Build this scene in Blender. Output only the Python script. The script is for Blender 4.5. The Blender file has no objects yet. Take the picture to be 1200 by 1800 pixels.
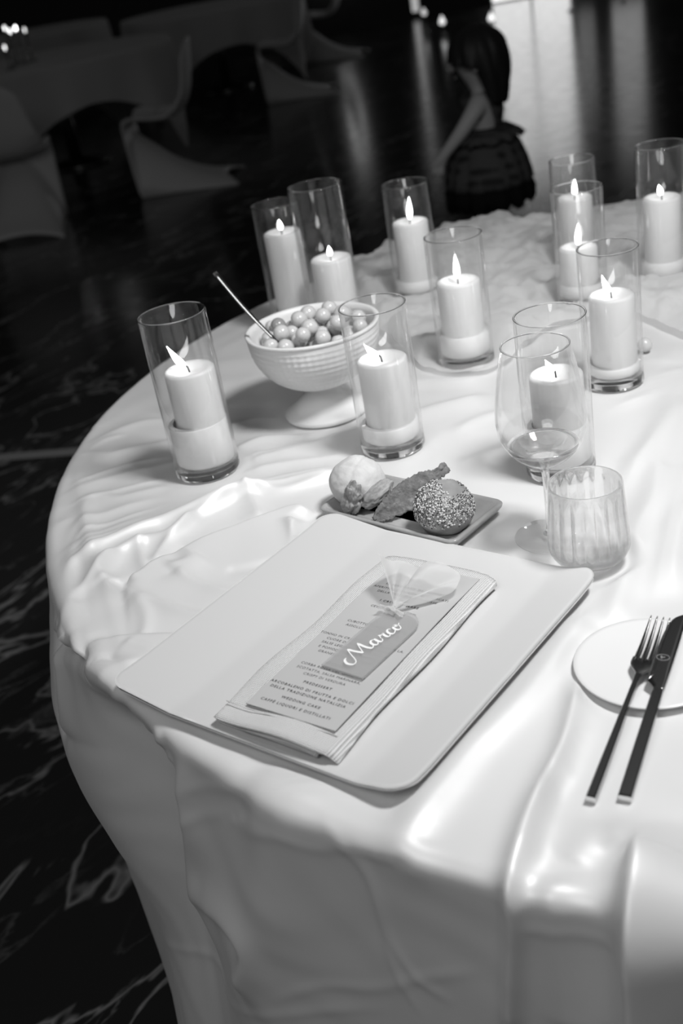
import bpy, bmesh, math, random
import numpy as np
from mathutils import Vector, Matrix, noise

S = bpy.context.scene
COL = S.collection
rnd = random.Random(7)

# ------------------------------------------------------------------ camera
CAM_Z, PITCH, ROLL, FPX = 1.32, 0.47883, 0.17904, 2003.0
_r = np.array([1., 0, 0]); _u = np.array([0, math.sin(PITCH), math.cos(PITCH)])
CR = math.cos(ROLL) * _r - math.sin(ROLL) * _u
CU = math.sin(ROLL) * _r + math.cos(ROLL) * _u
CF = np.array([0, math.cos(PITCH), -math.sin(PITCH)])
CP = np.array([0, 0, CAM_Z])
cd = bpy.data.cameras.new('camera'); cam = bpy.data.objects.new('camera', cd); COL.objects.link(cam)
cam.matrix_world = Matrix(((CR[0], CU[0], -CF[0], 0), (CR[1], CU[1], -CF[1], 0), (CR[2], CU[2], -CF[2], CAM_Z), (0, 0, 0, 1)))
cd.sensor_fit = 'VERTICAL'; cd.sensor_height = 36; cd.sensor_width = 24; cd.lens = FPX / 1800 * 36
cd.clip_start = .02; cd.clip_end = 100
cd.dof.use_dof = True; cd.dof.focus_distance = 1.10; cd.dof.aperture_fstop = 5.0; cd.dof.aperture_blades = 7
S.camera = cam

# ------------------------------------------------------------------ world, lights, exposure
w = bpy.data.worlds.new('world'); S.world = w; w.use_nodes = True
w.node_tree.nodes['Background'].inputs[0].default_value = (1, 1, 1, 1)
w.node_tree.nodes['Background'].inputs[1].default_value = .022

def disk_light(name, loc, target, size, power, spread=180):
    l = bpy.data.lights.new(name, 'AREA'); l.shape = 'DISK'; l.size = size; l.energy = power; l.spread = math.radians(spread)
    o = bpy.data.objects.new(name, l); COL.objects.link(o); o.location = loc
    o.rotation_euler = (Vector(target) - Vector(loc)).to_track_quat('-Z', 'Y').to_euler()
    return o
disk_light('flash', (.60, .70, 2.05), (.22, 1.22, .75), .28, 8.6, 118)
disk_light('ceiling_bounce', (-.75, -.55, 2.6), (.0, .9, .6), 1.3, 12, 160)

S.view_settings.view_transform = 'Standard'; S.view_settings.look = 'None'
S.view_settings.exposure = .22; S.view_settings.gamma = 1; S.view_settings.use_curve_mapping = False
S.cycles.max_bounces = 14; S.cycles.transparent_max_bounces = 40; S.cycles.transmission_bounces = 12
S.cycles.glossy_bounces = 6; S.cycles.diffuse_bounces = 4; S.cycles.sample_clamp_indirect = 4

TZ = .75          # table height
TC = np.array([.541, 1.288]); TR = .889

def ray(px, py): return (px - 600) / FPX * CR - (py - 900) / FPX * CU + CF
def at(px, py, z=TZ):
    d = ray(px, py); return Vector(d * ((z - CAM_Z) / d[2]) + CP)
def proj(P):
    P = np.array(P) - CP; k = P @ CF
    return 600 + FPX * (P @ CR) / k, 900 - FPX * (P @ CU) / k
def z_for(x, y, py):
    lo, hi = 0., 1.25
    for _ in range(50):
        m = (lo + hi) / 2
        if proj((x, y, m))[1] > py: lo = m
        else: hi = m
    return lo

# ------------------------------------------------------------------ helpers
def tag(o, label=None, cat=None, group=None, kind=None):
    if label: o['label'] = label
    if cat: o['category'] = cat
    if group: o['group'] = group
    if kind: o['kind'] = kind
    return o
def empty(name, loc=(0, 0, 0), rz=0):
    o = bpy.data.objects.new(name, None); COL.objects.link(o); o.location = loc; o.rotation_euler = (0, 0, rz)
    o.empty_display_size = .02
    return o
def mk(name, verts, faces, mat=None, parent=None, smooth=True, loc=None, rz=0, sharp=None):
    me = bpy.data.meshes.new(name); me.from_pydata([tuple(v) for v in verts], [], faces); me.update()
    if smooth: me.polygons.foreach_set('use_smooth', [True] * len(me.polygons))
    if sharp is not None:
        try: me.set_sharp_from_angle(angle=math.radians(sharp))
        except Exception: pass
    if mat: me.materials.append(mat)
    o = bpy.data.objects.new(name, me); COL.objects.link(o)
    if parent: o.parent = parent
    if loc is not None: o.location = loc
    o.rotation_euler = (0, 0, rz)
    return o
def mk_bm(name, bm, mat=None, parent=None, smooth=True, loc=None, rz=0, sharp=None):
    me = bpy.data.meshes.new(name); bm.to_mesh(me); bm.free()
    if smooth: me.polygons.foreach_set('use_smooth', [True] * len(me.polygons))
    if sharp is not None: me.set_sharp_from_angle(angle=math.radians(sharp))
    if mat: me.materials.append(mat)
    o = bpy.data.objects.new(name, me); COL.objects.link(o)
    if parent: o.parent = parent
    if loc is not None: o.location = loc
    o.rotation_euler = (0, 0, rz)
    return o
def grid_faces(nu, nv, cu=False, cv=False):
    f = []
    for i in range(nu if cu else nu - 1):
        for j in range(nv if cv else nv - 1):
            a = i * nv + j; b = ((i + 1) % nu) * nv + j; c = ((i + 1) % nu) * nv + (j + 1) % nv; d = i * nv + (j + 1) % nv
            f.append((a, b, c, d))
    return f
def lathe_geo(prof, n=48, closed=False, flute=None):
    """prof: list of (r, z); r==0 ends become poles"""
    vs, fs, rows = [], [], []
    for k, (r, z) in enumerate(prof):
        if r < 1e-6: rows.append([len(vs)]); vs.append((0, 0, z))
        else:
            row = []
            for i in range(n):
                a = 2 * math.pi * i / n; rr = r if flute is None else flute(k, r, a)
                row.append(len(vs)); vs.append((rr * math.cos(a), rr * math.sin(a), z))
            rows.append(row)
    m = len(rows)
    for k in range(m if closed else m - 1):
        A, B = rows[k], rows[(k + 1) % m]
        for i in range(n):
            j = (i + 1) % n
            if len(A) == 1 and len(B) == 1: continue
            if len(A) == 1: fs.append((A[0], B[j], B[i]))
            elif len(B) == 1: fs.append((A[i], A[j], B[0]))
            else: fs.append((A[i], A[j], B[j], B[i]))
    return vs, fs
def lathe(name, prof, mat, parent=None, n=48, closed=False, loc=None, flute=None, sharp=None):
    v, f = lathe_geo(prof, n, closed, flute)
    return mk(name, v, f, mat, parent, True, loc, 0, sharp)
def tube_geo(pts, rad, n=10, cap=True, flat=1.0):
    vs, fs = [], []; pts = [Vector(p) for p in pts]
    up = Vector((0, 0, 1)); prev = None
    for k, p in enumerate(pts):
        t = (pts[min(k + 1, len(pts) - 1)] - pts[max(k - 1, 0)]).normalized()
        ref = prev if prev is not None else (up if abs(t.z) < .9 else Vector((1, 0, 0)))
        s = (ref - t * ref.dot(t)).normalized(); prev = s; q = t.cross(s)
        r = rad[k] if isinstance(rad, (list, tuple)) else rad
        for i in range(n):
            a = 2 * math.pi * i / n; vs.append(p + (s * math.cos(a) * flat + q * math.sin(a)) * r)
    fs = grid_faces(len(pts), n, False, True)
    if cap:
        fs.append(tuple(range(n))[::-1]); b = (len(pts) - 1) * n; fs.append(tuple(range(b, b + n)))
    return vs, fs
def tube(name, pts, rad, mat, parent=None, n=10, loc=None, flat=1.0):
    v, f = tube_geo(pts, rad, n, True, flat); return mk(name, v, f, mat, parent, True, loc, 0, 50)
def catmull(P, n):
    P = [np.array(p, float) for p in P]
    if len(P) == 2: return np.array([P[0] + (P[1] - P[0]) * t for t in np.linspace(0, 1, n)])
    Q = [2 * P[0] - P[1]] + P + [2 * P[-1] - P[-2]]; out = []
    for t in np.linspace(0, len(P) - 1, n):
        i = min(int(t), len(P) - 2); f = t - i; a, b, c, d = Q[i:i + 4]
        out.append(.5 * (2 * b + (c - a) * f + (2 * a - 5 * b + 4 * c - d) * f * f + (3 * b - a - 3 * c + d) * f ** 3))
    return np.array(out)
def rounded_rect(hx, hy, r, n=6):
    p = []
    for cx, cy, a0 in ((hx - r, hy - r, 0), (-hx + r, hy - r, 90), (-hx + r, -hy + r, 180), (hx - r, -hy + r, 270)):
        for i in range(n + 1):
            a = math.radians(a0 + 90 * i / n); p.append((cx + r * math.cos(a), cy + r * math.sin(a)))
    return p
def copy_tree(o, parent=None):
    c = o.copy(); COL.objects.link(c)
    if parent: c.parent = parent
    for ch in o.children: copy_tree(ch, c)
    return c

# ------------------------------------------------------------------ materials (black and white photograph: every colour is a grey)
def mat(name, g=.8, rough=.5, metal=0., spec=.5, sss=0., coat=0., sheen=0., trans=0., ior=1.45, emit=0.):
    m = bpy.data.materials.new(name); m.use_nodes = True; b = m.node_tree.nodes['Principled BSDF']
    i = b.inputs; i['Base Color'].default_value = (g, g, g, 1); i['Roughness'].default_value = rough; i['Metallic'].default_value = metal
    i['Specular IOR Level'].default_value = spec; i['IOR'].default_value = ior
    i['Subsurface Weight'].default_value = sss; i['Subsurface Radius'].default_value = (1, 1, 1); i['Subsurface Scale'].default_value = .022
    i['Coat Weight'].default_value = coat; i['Coat Roughness'].default_value = .06
    i['Sheen Weight'].default_value = sheen; i['Sheen Roughness'].default_value = .4
    i['Transmission Weight'].default_value = trans
    if emit: i['Emission Color'].default_value = (1, 1, 1, 1); i['Emission Strength'].default_value = emit
    return m
def nd(m, t, **kw):
    n = m.node_tree.nodes.new(t)
    for k, v in kw.items(): setattr(n, k, v)
    return n
def lk(m, a, b): m.node_tree.links.new(a, b)
def bsdf(m): return m.node_tree.nodes['Principled BSDF']
def coords(m, scale=(1, 1, 1), kind='Object'):
    t = nd(m, 'ShaderNodeTexCoord'); p = nd(m, 'ShaderNodeMapping'); p.inputs['Scale'].default_value = scale
    lk(m, t.outputs[kind], p.inputs['Vector']); return p.outputs['Vector']
def bump(m, height, dist=.001, strength=1.):
    b = nd(m, 'ShaderNodeBump'); b.inputs['Distance'].default_value = dist; b.inputs['Strength'].default_value = strength
    lk(m, height, b.inputs['Height']); lk(m, b.outputs['Normal'], bsdf(m).inputs['Normal']); return b
def ramp(m, fac, stops):
    r = nd(m, 'ShaderNodeValToRGB'); e = r.color_ramp.elements
    while len(e) < len(stops): e.new(.5)
    for x, (p, g) in zip(e, stops): x.position = p; x.color = (g, g, g, 1)
    lk(m, fac, r.inputs['Fac']); return r.outputs['Color']
def noise_n(m, vec, scale, detail=3, rough=.5, dist=0.):
    n = nd(m, 'ShaderNodeTexNoise'); n.inputs['Scale'].default_value = scale; n.inputs['Detail'].default_value = detail
    n.inputs['Roughness'].default_value = rough; n.inputs['Distortion'].default_value = dist
    lk(m, vec, n.inputs['Vector']); return n.outputs['Fac']

M = {}
M['satin'] = mat('satin', .74, .46, metal=.16, spec=.26, sheen=.1, coat=.25); bsdf_ = M['satin'].node_tree.nodes['Principled BSDF']; bsdf_.inputs['Coat Roughness'].default_value = .42
v = coords(M['satin']); bump(M['satin'], noise_n(M['satin'], v, 40, 2, .5), .0008, .25)
M['porcelain'] = mat('porcelain', .74, .16, spec=.45)
M['charger'] = mat('charger_ceramic', .61, .14, spec=.5)
M['stoneware'] = mat('stoneware', .42, .2, spec=.5)
v = coords(M['stoneware']); lk(M['stoneware'], ramp(M['stoneware'], noise_n(M['stoneware'], v, 22, 5, .6), [(.3, .30), (.7, .40)]), bsdf(M['stoneware']).inputs['Base Color'])
M['wax'] = mat('candle_wax', .84, .38, sss=.35, spec=.4)
M['wick'] = mat('wick', .02, .9)
M['bowl'] = mat('bowl_ceramic', .78, .42, spec=.4)
M['bowl_weave'] = mat('bowl_basketweave', .78, .42, spec=.4)
m = M['bowl_weave']; v = coords(m, kind='UV')
m['pearl'] = 0
M['linen'] = mat('linen', .80, .85, spec=.15, sheen=.2)
m = M['linen']; v = coords(m)
w1 = nd(m, 'ShaderNodeTexWave', wave_type='BANDS', bands_direction='X'); w1.inputs['Scale'].default_value = 165; lk(m, v, w1.inputs['Vector'])
w2 = nd(m, 'ShaderNodeTexWave', wave_type='BANDS', bands_direction='Y'); w2.inputs['Scale'].default_value = 165; lk(m, v, w2.inputs['Vector'])
mx = nd(m, 'ShaderNodeMath', operation='MAXIMUM'); lk(m, w1.outputs['Fac'], mx.inputs[0]); lk(m, w2.outputs['Fac'], mx.inputs[1]); bump(m, mx.outputs[0], .0012, 1.)
M['card'] = mat('menu_card', .47, .75, spec=.25)
M['ink'] = mat('ink', .035, .7)
M['white_ink'] = mat('white_lettering', .88, .5)
M['steel'] = mat('brushed_steel', .30, .26, metal=1.)
v = coords(M['steel'], (1, 1, 1)); bump(M['steel'], noise_n(M['steel'], v, 600, 2), .00006, .4)
M['spoon'] = mat('spoon_steel', .15, .35, metal=1.)
M['chrome_end'] = mat('polished_steel', .62, .12, metal=1.)
M['etch'] = mat('etched_mark', .5, .5, metal=.6)
M['pearl'] = mat('pearl_sugar', .60, .22, spec=.6, coat=.5)
M['pearl_dark'] = mat('dark_pearl_sugar', .30, .22, spec=.6, coat=.4)
M['bread'] = mat('bread_crust', .62, .8, spec=.2)
m = M['bread']; v = coords(m); lk(m, ramp(m, noise_n(m, v, 30, 5, .65, .6), [(.35, .54), (.5, .62), (.7, .69)]), bsdf(m).inputs['Base Color']); bump(m, noise_n(m, v, 130, 4, .6), .0012, .7)
M['dark_bread'] = mat('dark_bread_crust', .36, .6, spec=.3)
m = M['dark_bread']; v = coords(m); lk(m, ramp(m, noise_n(m, v, 40, 4), [(.3, .26), (.7, .45)]), bsdf(m).inputs['Base Color']); bump(m, noise_n(m, v, 160, 3), .0008, .6)
M['fritter'] = mat('fried_crust', .33, .55, spec=.3, sss=.1)
m = M['fritter']; v = coords(m); lk(m, ramp(m, noise_n(m, v, 60, 5, .6), [(.3, .19), (.55, .34), (.75, .46)]), bsdf(m).inputs['Base Color']); bump(m, noise_n(m, v, 200, 3), .0008, .6)
M['crisp'] = mat('crispbread', .19, .75, spec=.3)
m = M['crisp']; v = coords(m); lk(m, ramp(m, noise_n(m, v, 110, 5, .7), [(.3, .10), (.55, .19), (.75, .34)]), bsdf(m).inputs['Base Color']); bump(m, noise_n(m, v, 190, 5, .7), .003, .9)
M['seed_pale'] = mat('sesame_seed', .68, .5)
M['seed_dark'] = mat('poppy_seed', .05, .5)

def glass_thin(name, base=.045, tint=.99, rough=0.):
    """thin clear wall: what is behind is seen straight through, the surface mirrors by Fresnel"""
    m = bpy.data.materials.new(name); m.use_nodes = True; t = m.node_tree; t.nodes.clear()
    o = t.nodes.new('ShaderNodeOutputMaterial'); mix = t.nodes.new('ShaderNodeMixShader'); tr = t.nodes.new('ShaderNodeBsdfTransparent')
    gl = t.nodes.new('ShaderNodeBsdfGlossy'); lw = t.nodes.new('ShaderNodeLayerWeight'); lw.inputs['Blend'].default_value = .5
    pw = t.nodes.new('ShaderNodeMath'); pw.operation = 'POWER'; pw.inputs[1].default_value = 4.; t.links.new(lw.outputs['Facing'], pw.inputs[0])
    fr = t.nodes.new('ShaderNodeMath'); fr.operation = 'MULTIPLY_ADD'; fr.inputs[1].default_value = .9; fr.inputs[2].default_value = base; t.links.new(pw.outputs[0], fr.inputs[0])
    tr.inputs[0].default_value = (tint, tint, tint, 1); gl.inputs['Roughness'].default_value = rough; gl.inputs['Color'].default_value = (1, 1, 1, 1)
    t.links.new(fr.outputs[0], mix.inputs[0]); t.links.new(tr.outputs[0], mix.inputs[1]); t.links.new(gl.outputs[0], mix.inputs[2]); t.links.new(mix.outputs[0], o.inputs[0])
    return m
def glass_solid(name, ior=1.5, tint=.98, clear=0.):
    m = bpy.data.materials.new(name); m.use_nodes = True; t = m.node_tree; t.nodes.clear()
    o = t.nodes.new('ShaderNodeOutputMaterial'); g = t.nodes.new('ShaderNodeBsdfGlass'); g.inputs['Color'].default_value = (tint, tint, tint, 1)
    g.inputs['Roughness'].default_value = 0; g.inputs['IOR'].default_value = ior
    if clear:
        tr = t.nodes.new('ShaderNodeBsdfTransparent'); mix = t.nodes.new('ShaderNodeMixShader'); mix.inputs[0].default_value = clear
        t.links.new(g.outputs[0], mix.inputs[1]); t.links.new(tr.outputs[0], mix.inputs[2]); t.links.new(mix.outputs[0], o.inputs[0])
    else: t.links.new(g.outputs[0], o.inputs[0])
    return m
M['glass'] = glass_thin('clear_thin_glass')
M['glass_solid'] = glass_solid('clear_solid_glass', 1.2)
M['glass_stem'] = glass_solid('clear_drinking_glass', 1.5, .995, .42)
M['wine_glass'] = glass_solid('clear_stemware', 1.5, .99, .3)
M['water'] = glass_thin('water', base=.025)
def emitter(name, strength):
    m = bpy.data.materials.new(name); m.use_nodes = True; t = m.node_tree; t.nodes.clear()
    o = t.nodes.new('ShaderNodeOutputMaterial'); e = t.nodes.new('ShaderNodeEmission'); e.inputs[0].default_value = (1, 1, 1, 1); e.inputs[1].default_value = strength
    t.links.new(e.outputs[0], o.inputs[0]); return m
M['flame'] = emitter('flame', 9)
def sheer(name, g, alpha, rough=.8, weave=None):
    m = bpy.data.materials.new(name); m.use_nodes = True; t = m.node_tree; t.nodes.clear()
    o = t.nodes.new('ShaderNodeOutputMaterial'); mix = t.nodes.new('ShaderNodeMixShader'); tr = t.nodes.new('ShaderNodeBsdfTransparent')
    d = t.nodes.new('ShaderNodeBsdfDiffuse'); d.inputs[0].default_value = (g, g, g, 1)
    tl = t.nodes.new('ShaderNodeBsdfTranslucent'); tl.inputs[0].default_value = (g, g, g, 1); m2 = t.nodes.new('ShaderNodeMixShader'); m2.inputs[0].default_value = .4
    t.links.new(d.outputs[0], m2.inputs[1]); t.links.new(tl.outputs[0], m2.inputs[2])
    mix.inputs[0].default_value = alpha
    t.links.new(tr.outputs[0], mix.inputs[1]); t.links.new(m2.outputs[0], mix.inputs[2]); t.links.new(mix.outputs[0], o.inputs[0]); return m
M['tulle'] = sheer('tulle', .85, .62)
M['organza'] = sheer('organza', .85, .55)
# frosted acrylic
M['acrylic'] = mat('frosted_acrylic', .50, .28, spec=.4)
_t = M['acrylic'].node_tree; _tr = _t.nodes.new('ShaderNodeBsdfTransparent'); _mx = _t.nodes.new('ShaderNodeMixShader'); _mx.inputs[0].default_value = .45
_t.links.new(_t.nodes['Principled BSDF'].outputs[0], _mx.inputs[2]); _t.links.new(_tr.outputs[0], _mx.inputs[1]); _t.links.new(_mx.outputs[0], _t.nodes['Material Output'].inputs[0])
# dark polished marble
M['marble'] = mat('dark_marble', .012, .10, spec=.5)
m = M['marble']; v = coords(m)
tc = nd(m, 'ShaderNodeTexCoord'); mp_ = nd(m, 'ShaderNodeMapping'); mr_ = nd(m, 'ShaderNodeMapping'); mr_.inputs['Rotation'].default_value = (0, 0, math.radians(-52)); mp_.inputs['Scale'].default_value = (.8, 2.0, 1); lk(m, tc.outputs['Object'], mr_.inputs['Vector']); lk(m, mr_.outputs[0], mp_.inputs['Vector'])
def ridged(vec, sc, det, dist, wdt, peak):
    f = noise_n(m, vec, sc, det, .55, dist); sb = nd(m, 'ShaderNodeMath', operation='SUBTRACT'); sb.inputs[1].default_value = .5; lk(m, f, sb.inputs[0])
    ab = nd(m, 'ShaderNodeMath', operation='ABSOLUTE'); lk(m, sb.outputs[0], ab.inputs[0]); return ramp(m, ab.outputs[0], [(0, peak), (wdt * .4, peak * .5), (wdt, 0.)])
va_, vb_ = ridged(mp_.outputs[0], 1.3, 5, .5, .012, 1.), ridged(mp_.outputs[0], 3.2, 6, .9, .022, .45)
patch = ramp(m, noise_n(m, v, 3.4, 3), [(.46, .04), (.60, 1.)])
mb = nd(m, 'ShaderNodeMath', operation='MULTIPLY'); lk(m, vb_, mb.inputs[0]); lk(m, patch, mb.inputs[1])
mm = nd(m, 'ShaderNodeMath', operation='MAXIMUM'); lk(m, va_, mm.inputs[0]); lk(m, mb.outputs[0], mm.inputs[1])
lk(m, ramp(m, mm.outputs[0], [(0, .018), (1, .26)]), bsdf(m).inputs['Base Color'])
lk(m, ramp(m, noise_n(m, v, 9, 3), [(.3, .15), (.7, .21)]), bsdf(m).inputs['Roughness'])
M['inlay'] = mat('pale_marble_inlay', .34, .15)
M['white_plastic'] = mat('white_plastic', .62, .45)
M['back_cloth'] = mat('white_tablecloth', .55, .8)
M['wall'] = mat('dark_plaster', .05, .8)
M['skin'] = mat('skin', .40, .6, sss=.05)
M['hair'] = mat('dark_hair', .01, .6)
M['plaid'] = mat('plaid_fabric', .03, .85)
m = M['plaid']; v = coords(m)
a = nd(m, 'ShaderNodeTexWave', wave_type='BANDS', bands_direction='Z'); a.inputs['Scale'].default_value = 9; lk(m, v, a.inputs['Vector'])
b = nd(m, 'ShaderNodeTexWave', wave_type='BANDS', bands_direction='X'); b.inputs['Scale'].default_value = 9; lk(m, v, b.inputs['Vector'])
ad = nd(m, 'ShaderNodeMath', operation='ADD'); lk(m, a.outputs['Fac'], ad.inputs[0]); lk(m, b.outputs['Fac'], ad.inputs[1])
lk(m, ramp(m, ad.outputs[0], [(.3, .012), (1., .055)]), bsdf(m).inputs['Base Color'])
M['black_net'] = mat('black_netting', .008, .95, spec=.1)
M['shoe'] = mat('dark_shoe', .02, .4)

# ================================================================== SETTING
fl = mk('floor', [(-9, -3, 0), (9, -3, 0), (9, 15.4, 0), (-9, 15.4, 0)], [(0, 1, 2, 3)], M['marble'], smooth=False); tag(fl, 'dark polished marble floor with pale veins', kind='structure')
# pale inlay band set in the floor
p0, p1 = at(-500, 845, 0), at(420, 770, 0); d = (p1 - p0).normalized(); q = Vector((-d.y, d.x, 0)) * .026
mk('inlay_band', [p0 - q + Vector((0, 0, .0006)), p1 - q + Vector((0, 0, .0006)), p1 + q + Vector((0, 0, .0006)), p0 + q + Vector((0, 0, .0006))], [(0, 1, 2, 3)], M['inlay'], fl, smooth=False)
arc = catmull([at(-150, 765, 0), at(0, 733, 0), at(120, 695, 0), at(250, 668, 0), at(420, 645, 0)], 40); vs = []
for i, p in enumerate(arc):
    t = arc[min(i + 1, 39)] - arc[max(i - 1, 0)]; t /= np.linalg.norm(t); nq = np.array([-t[1], t[0], 0]) * .011
    vs += [tuple(p - nq + [0, 0, .0006]), tuple(p + nq + [0, 0, .0006])]
M['inlay_thin'] = mat('thin_marble_inlay', .05, .15)
mk('inlay_line', vs, [(2 * i, 2 * i + 2, 2 * i + 3, 2 * i + 1) for i in range(39)], M['inlay_thin'], fl, smooth=False)

# far wall with glazed openings whose light lies mirrored in the floor
WY = 15.4
wl = empty('wall_back', (0, WY, 0)); tag(wl, 'dark far wall with lit glazed openings', kind='structure')
def wall_x(px, py=40):
    d = ray(px, py); return (d * (WY / d[1]))[0]
opens = [(wall_x(868), wall_x(1008), .0, 2.3, 1.25), (wall_x(1076), wall_x(1136), .3, 2.2, .4), (wall_x(726), wall_x(742), .05, 2.2, .35)]
opens.sort()
M['panes'] = {}
def boxv(x0, x1, y0, y1, z0, z1):
    v = [(x0, y0, z0), (x1, y0, z0), (x1, y1, z0), (x0, y1, z0), (x0, y0, z1), (x1, y0, z1), (x1, y1, z1), (x0, y1, z1)]
    f = [(0, 3, 2, 1), (4, 5, 6, 7), (0, 1, 5, 4), (1, 2, 6, 5), (2, 3, 7, 6), (3, 0, 4, 7)]
    return v, f
def box(name, x0, x1, y0, y1, z0, z1, mt, parent=None, bev=0.):
    v, f = boxv(x0, x1, y0, y1, z0, z1)
    if not bev: return mk(name, v, f, mt, parent, False)
    bm = bmesh.new(); vv = [bm.verts.new(p) for p in v]
    for q in f: bm.faces.new([vv[i] for i in q])
    bmesh.ops.bevel(bm, geom=list(bm.edges), offset=bev, segments=2, affect='EDGES', profile=.5)
    return mk_bm(name, bm, mt, parent, True, sharp=40)
xs = [-9]
for (a0, a1, z0, z1, e) in opens: xs += [a0, a1]
xs.append(9)
for i in range(0, len(xs), 2): box('wall_panel', xs[i], xs[i + 1], 0, .2, 0, 4.2, M['wall'], wl)
for k, (a0, a1, z0, z1, e) in enumerate(opens):
    if z0 > 0: box('wall_panel', a0, a1, 0, .2, 0, z0, M['wall'], wl)
    box('wall_panel', a0, a1, 0, .2, z1, 4.2, M['wall'], wl)
    wo = empty('window_%d' % (k + 1), (0, WY, 0)); tag(wo, kind='structure')
    mp = emitter('lit_pane_%d' % k, e)
    nx = max(1, round((a1 - a0) / .55)); nz = max(1, round((z1 - z0) / .75))
    for i in range(nx):
        for j in range(nz):
            x0 = a0 + (a1 - a0) * i / nx; x1 = a0 + (a1 - a0) * (i + 1) / nx; q0 = z0 + (z1 - z0) * j / nz; q1 = z0 + (z1 - z0) * (j + 1) / nz
            g = .006
            box('pane', x0 + g, x1 - g, .08, .10, q0 + g, q1 - g, mp, wo)
    for i in range(nx + 1): box('mullion', a0 + (a1 - a0) * i / nx - .008, a0 + (a1 - a0) * i / nx + .008, .03, .12, z0, z1, M['wall'], wo)
    for j in range(nz + 1): box('transom', a0, a1, .04, .11, z0 + (z1 - z0) * j / nz - .015, z0 + (z1 - z0) * j / nz + .015, M['wall'], wo)

# ================================================================== BIG TABLECLOTH
def unroll(px, py):
    """pixel -> point on the cloth, laid flat (the part that hangs is folded out)"""
    p = at(px, py, TZ); v = np.array([p.x, p.y]) - TC
    if np.linalg.norm(v) <= TR: return np.array([p.x, p.y])
    d = ray(px, py); R = TR + .012
    a = d[0] ** 2 + d[1] ** 2; o = np.array([0, 0]) - TC; b = 2 * (o @ d[:2]); c = o @ o - R * R; D = b * b - 4 * a * c
    t = (-b - math.sqrt(max(D, 0))) / (2 * a); P = d * t + CP; v = P[:2] - TC; v /= np.linalg.norm(v)
    return TC + v * (TR + max(0., TZ - P[2]))
# polar grid, dense where the photograph looks
th = np.concatenate([np.radians(np.linspace(165, 262, 620)), np.radians(np.linspace(262, 525, 200))[1:-1]])
rr = np.concatenate([np.linspace(.0, .3, 20)[:-1], np.linspace(.3, TR, 220)[:-1], TR + np.concatenate([np.linspace(0, .5, 150), np.linspace(.5, .735, 40)[1:]])])
NT, NR = len(th), len(rr)
RRg, THg = np.meshgrid(rr, th)          # NT x NR
FX = TC[0] + RRg * np.cos(THg); FY = TC[1] + RRg * np.sin(THg)
Hf = np.zeros_like(FX)
def smooth(x, a, b):
    t = np.clip((x - a) / (b - a), 0, 1); return t * t * (3 - 2 * t)
def ridge(pts, h, wl_, wr_, p=2., t0=.18, t1=.18, raw=False):
    """a fold in the cloth along a line: h high, wl_/wr_ wide to its left/right"""
    P = np.array(pts) if raw else np.array([unroll(*q) for q in pts]); P = catmull(P, max(12, 7 * len(P)))
    wm = 3.2 * max(wl_, wr_); x0, y0 = P.min(0) - wm; x1, y1 = P.max(0) + wm
    idx = np.where((FX > x0) & (FX < x1) & (FY > y0) & (FY < y1)); X = FX[idx]; Y = FY[idx]
    if len(X) == 0: return
    best = np.full(X.shape, 1e9); bs = np.zeros_like(X); bt = np.zeros_like(X); n = len(P) - 1
    for i in range(n):
        ax, ay = P[i]; dx, dy = P[i + 1] - P[i]; L = dx * dx + dy * dy + 1e-12
        t = np.clip(((X - ax) * dx + (Y - ay) * dy) / L, 0, 1); ex = X - ax - t * dx; ey = Y - ay - t * dy; d2 = ex * ex + ey * ey
        k = d2 < best; best[k] = d2[k]; bs[k] = (dx * ey - dy * ex)[k]; bt[k] = ((i + t) / n)[k]
    d = np.sqrt(best); ww = np.where(bs > 0, wl_, wr_)
    prof = np.exp(-np.power(d / ww, p))
    Hf[idx] += h * prof * smooth(bt, -1e-6, t0) * smooth(1 - bt, -1e-6, t1)
# --- gathered folds left of the charger
ridge([(640, 826), (585, 838), (520, 852), (440, 872), (383, 889), (320, 913), (250, 937), (167, 977), (117, 1013), (86, 1050)], .011, .008, .013, 1.5, .15, .02)
ridge([(420, 868), (340, 890), (250, 925), (160, 968), (110, 1008)], .004, .03, .03, 2, .2, .1)
ridge([(445, 862), (431, 867), (390, 890), (345, 915), (300, 945), (250, 957), (200, 983), (170, 1017), (133, 1052), (112, 1092), (102, 1132), (100, 1170)], .011, .008, .016, 1.25, .06, .12)
ridge([(433, 868), (450, 893), (458, 918)], .008, .009, .016, 1.2, .05, .3)
ridge([(433, 866), (490, 868), (560, 850), (620, 830)], .009, .011, .010, 1.5, .05, .4)
ridge([(560, 905), (540, 903), (513, 905), (450, 927), (370, 957), (283, 997), (243, 1023), (217, 1031)], .015, .045, .0035, 1.2, .1, .12)
ridge([(225, 1026), (200, 1028), (193, 1036), (210, 1048), (250, 1058), (290, 1070), (333, 1083), (400, 1092), (440, 1098)], .0085, .008, .012, 1.15, .08, .1)
ridge([(205, 975), (183, 1012), (190, 1032)], .007, .008, .012, 1.3)
ridge([(103, 1130), (120, 1137), (157, 1138), (200, 1131), (250, 1126), (330, 1123), (400, 1120)], .010, .0035, .036, 1.25, .12, .1)
ridge([(310, 1012), (323, 1020), (357, 1033), (427, 1050), (470, 1058)], .006, .007, .012, 1.2, .3, .1)
ridge([(256, 953), (247, 963), (250, 990), (262, 1014)], .006, .005, .007, 1.2)
ridge([(345, 912), (320, 935), (283, 967), (270, 992)], .007, .009, .006, 1.3)
ridge([(238, 1056), (256, 1080), (258, 1105), (246, 1128)], .0045, .006, .010, 1.3)
ridge([(222, 1137), (250, 1146), (290, 1162)], .004, .005, .009, 1.2)
ridge([(170, 1240), (173, 1210), (183, 1187), (217, 1177), (285, 1160)], .006, .012, .008, 1.4)
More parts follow.
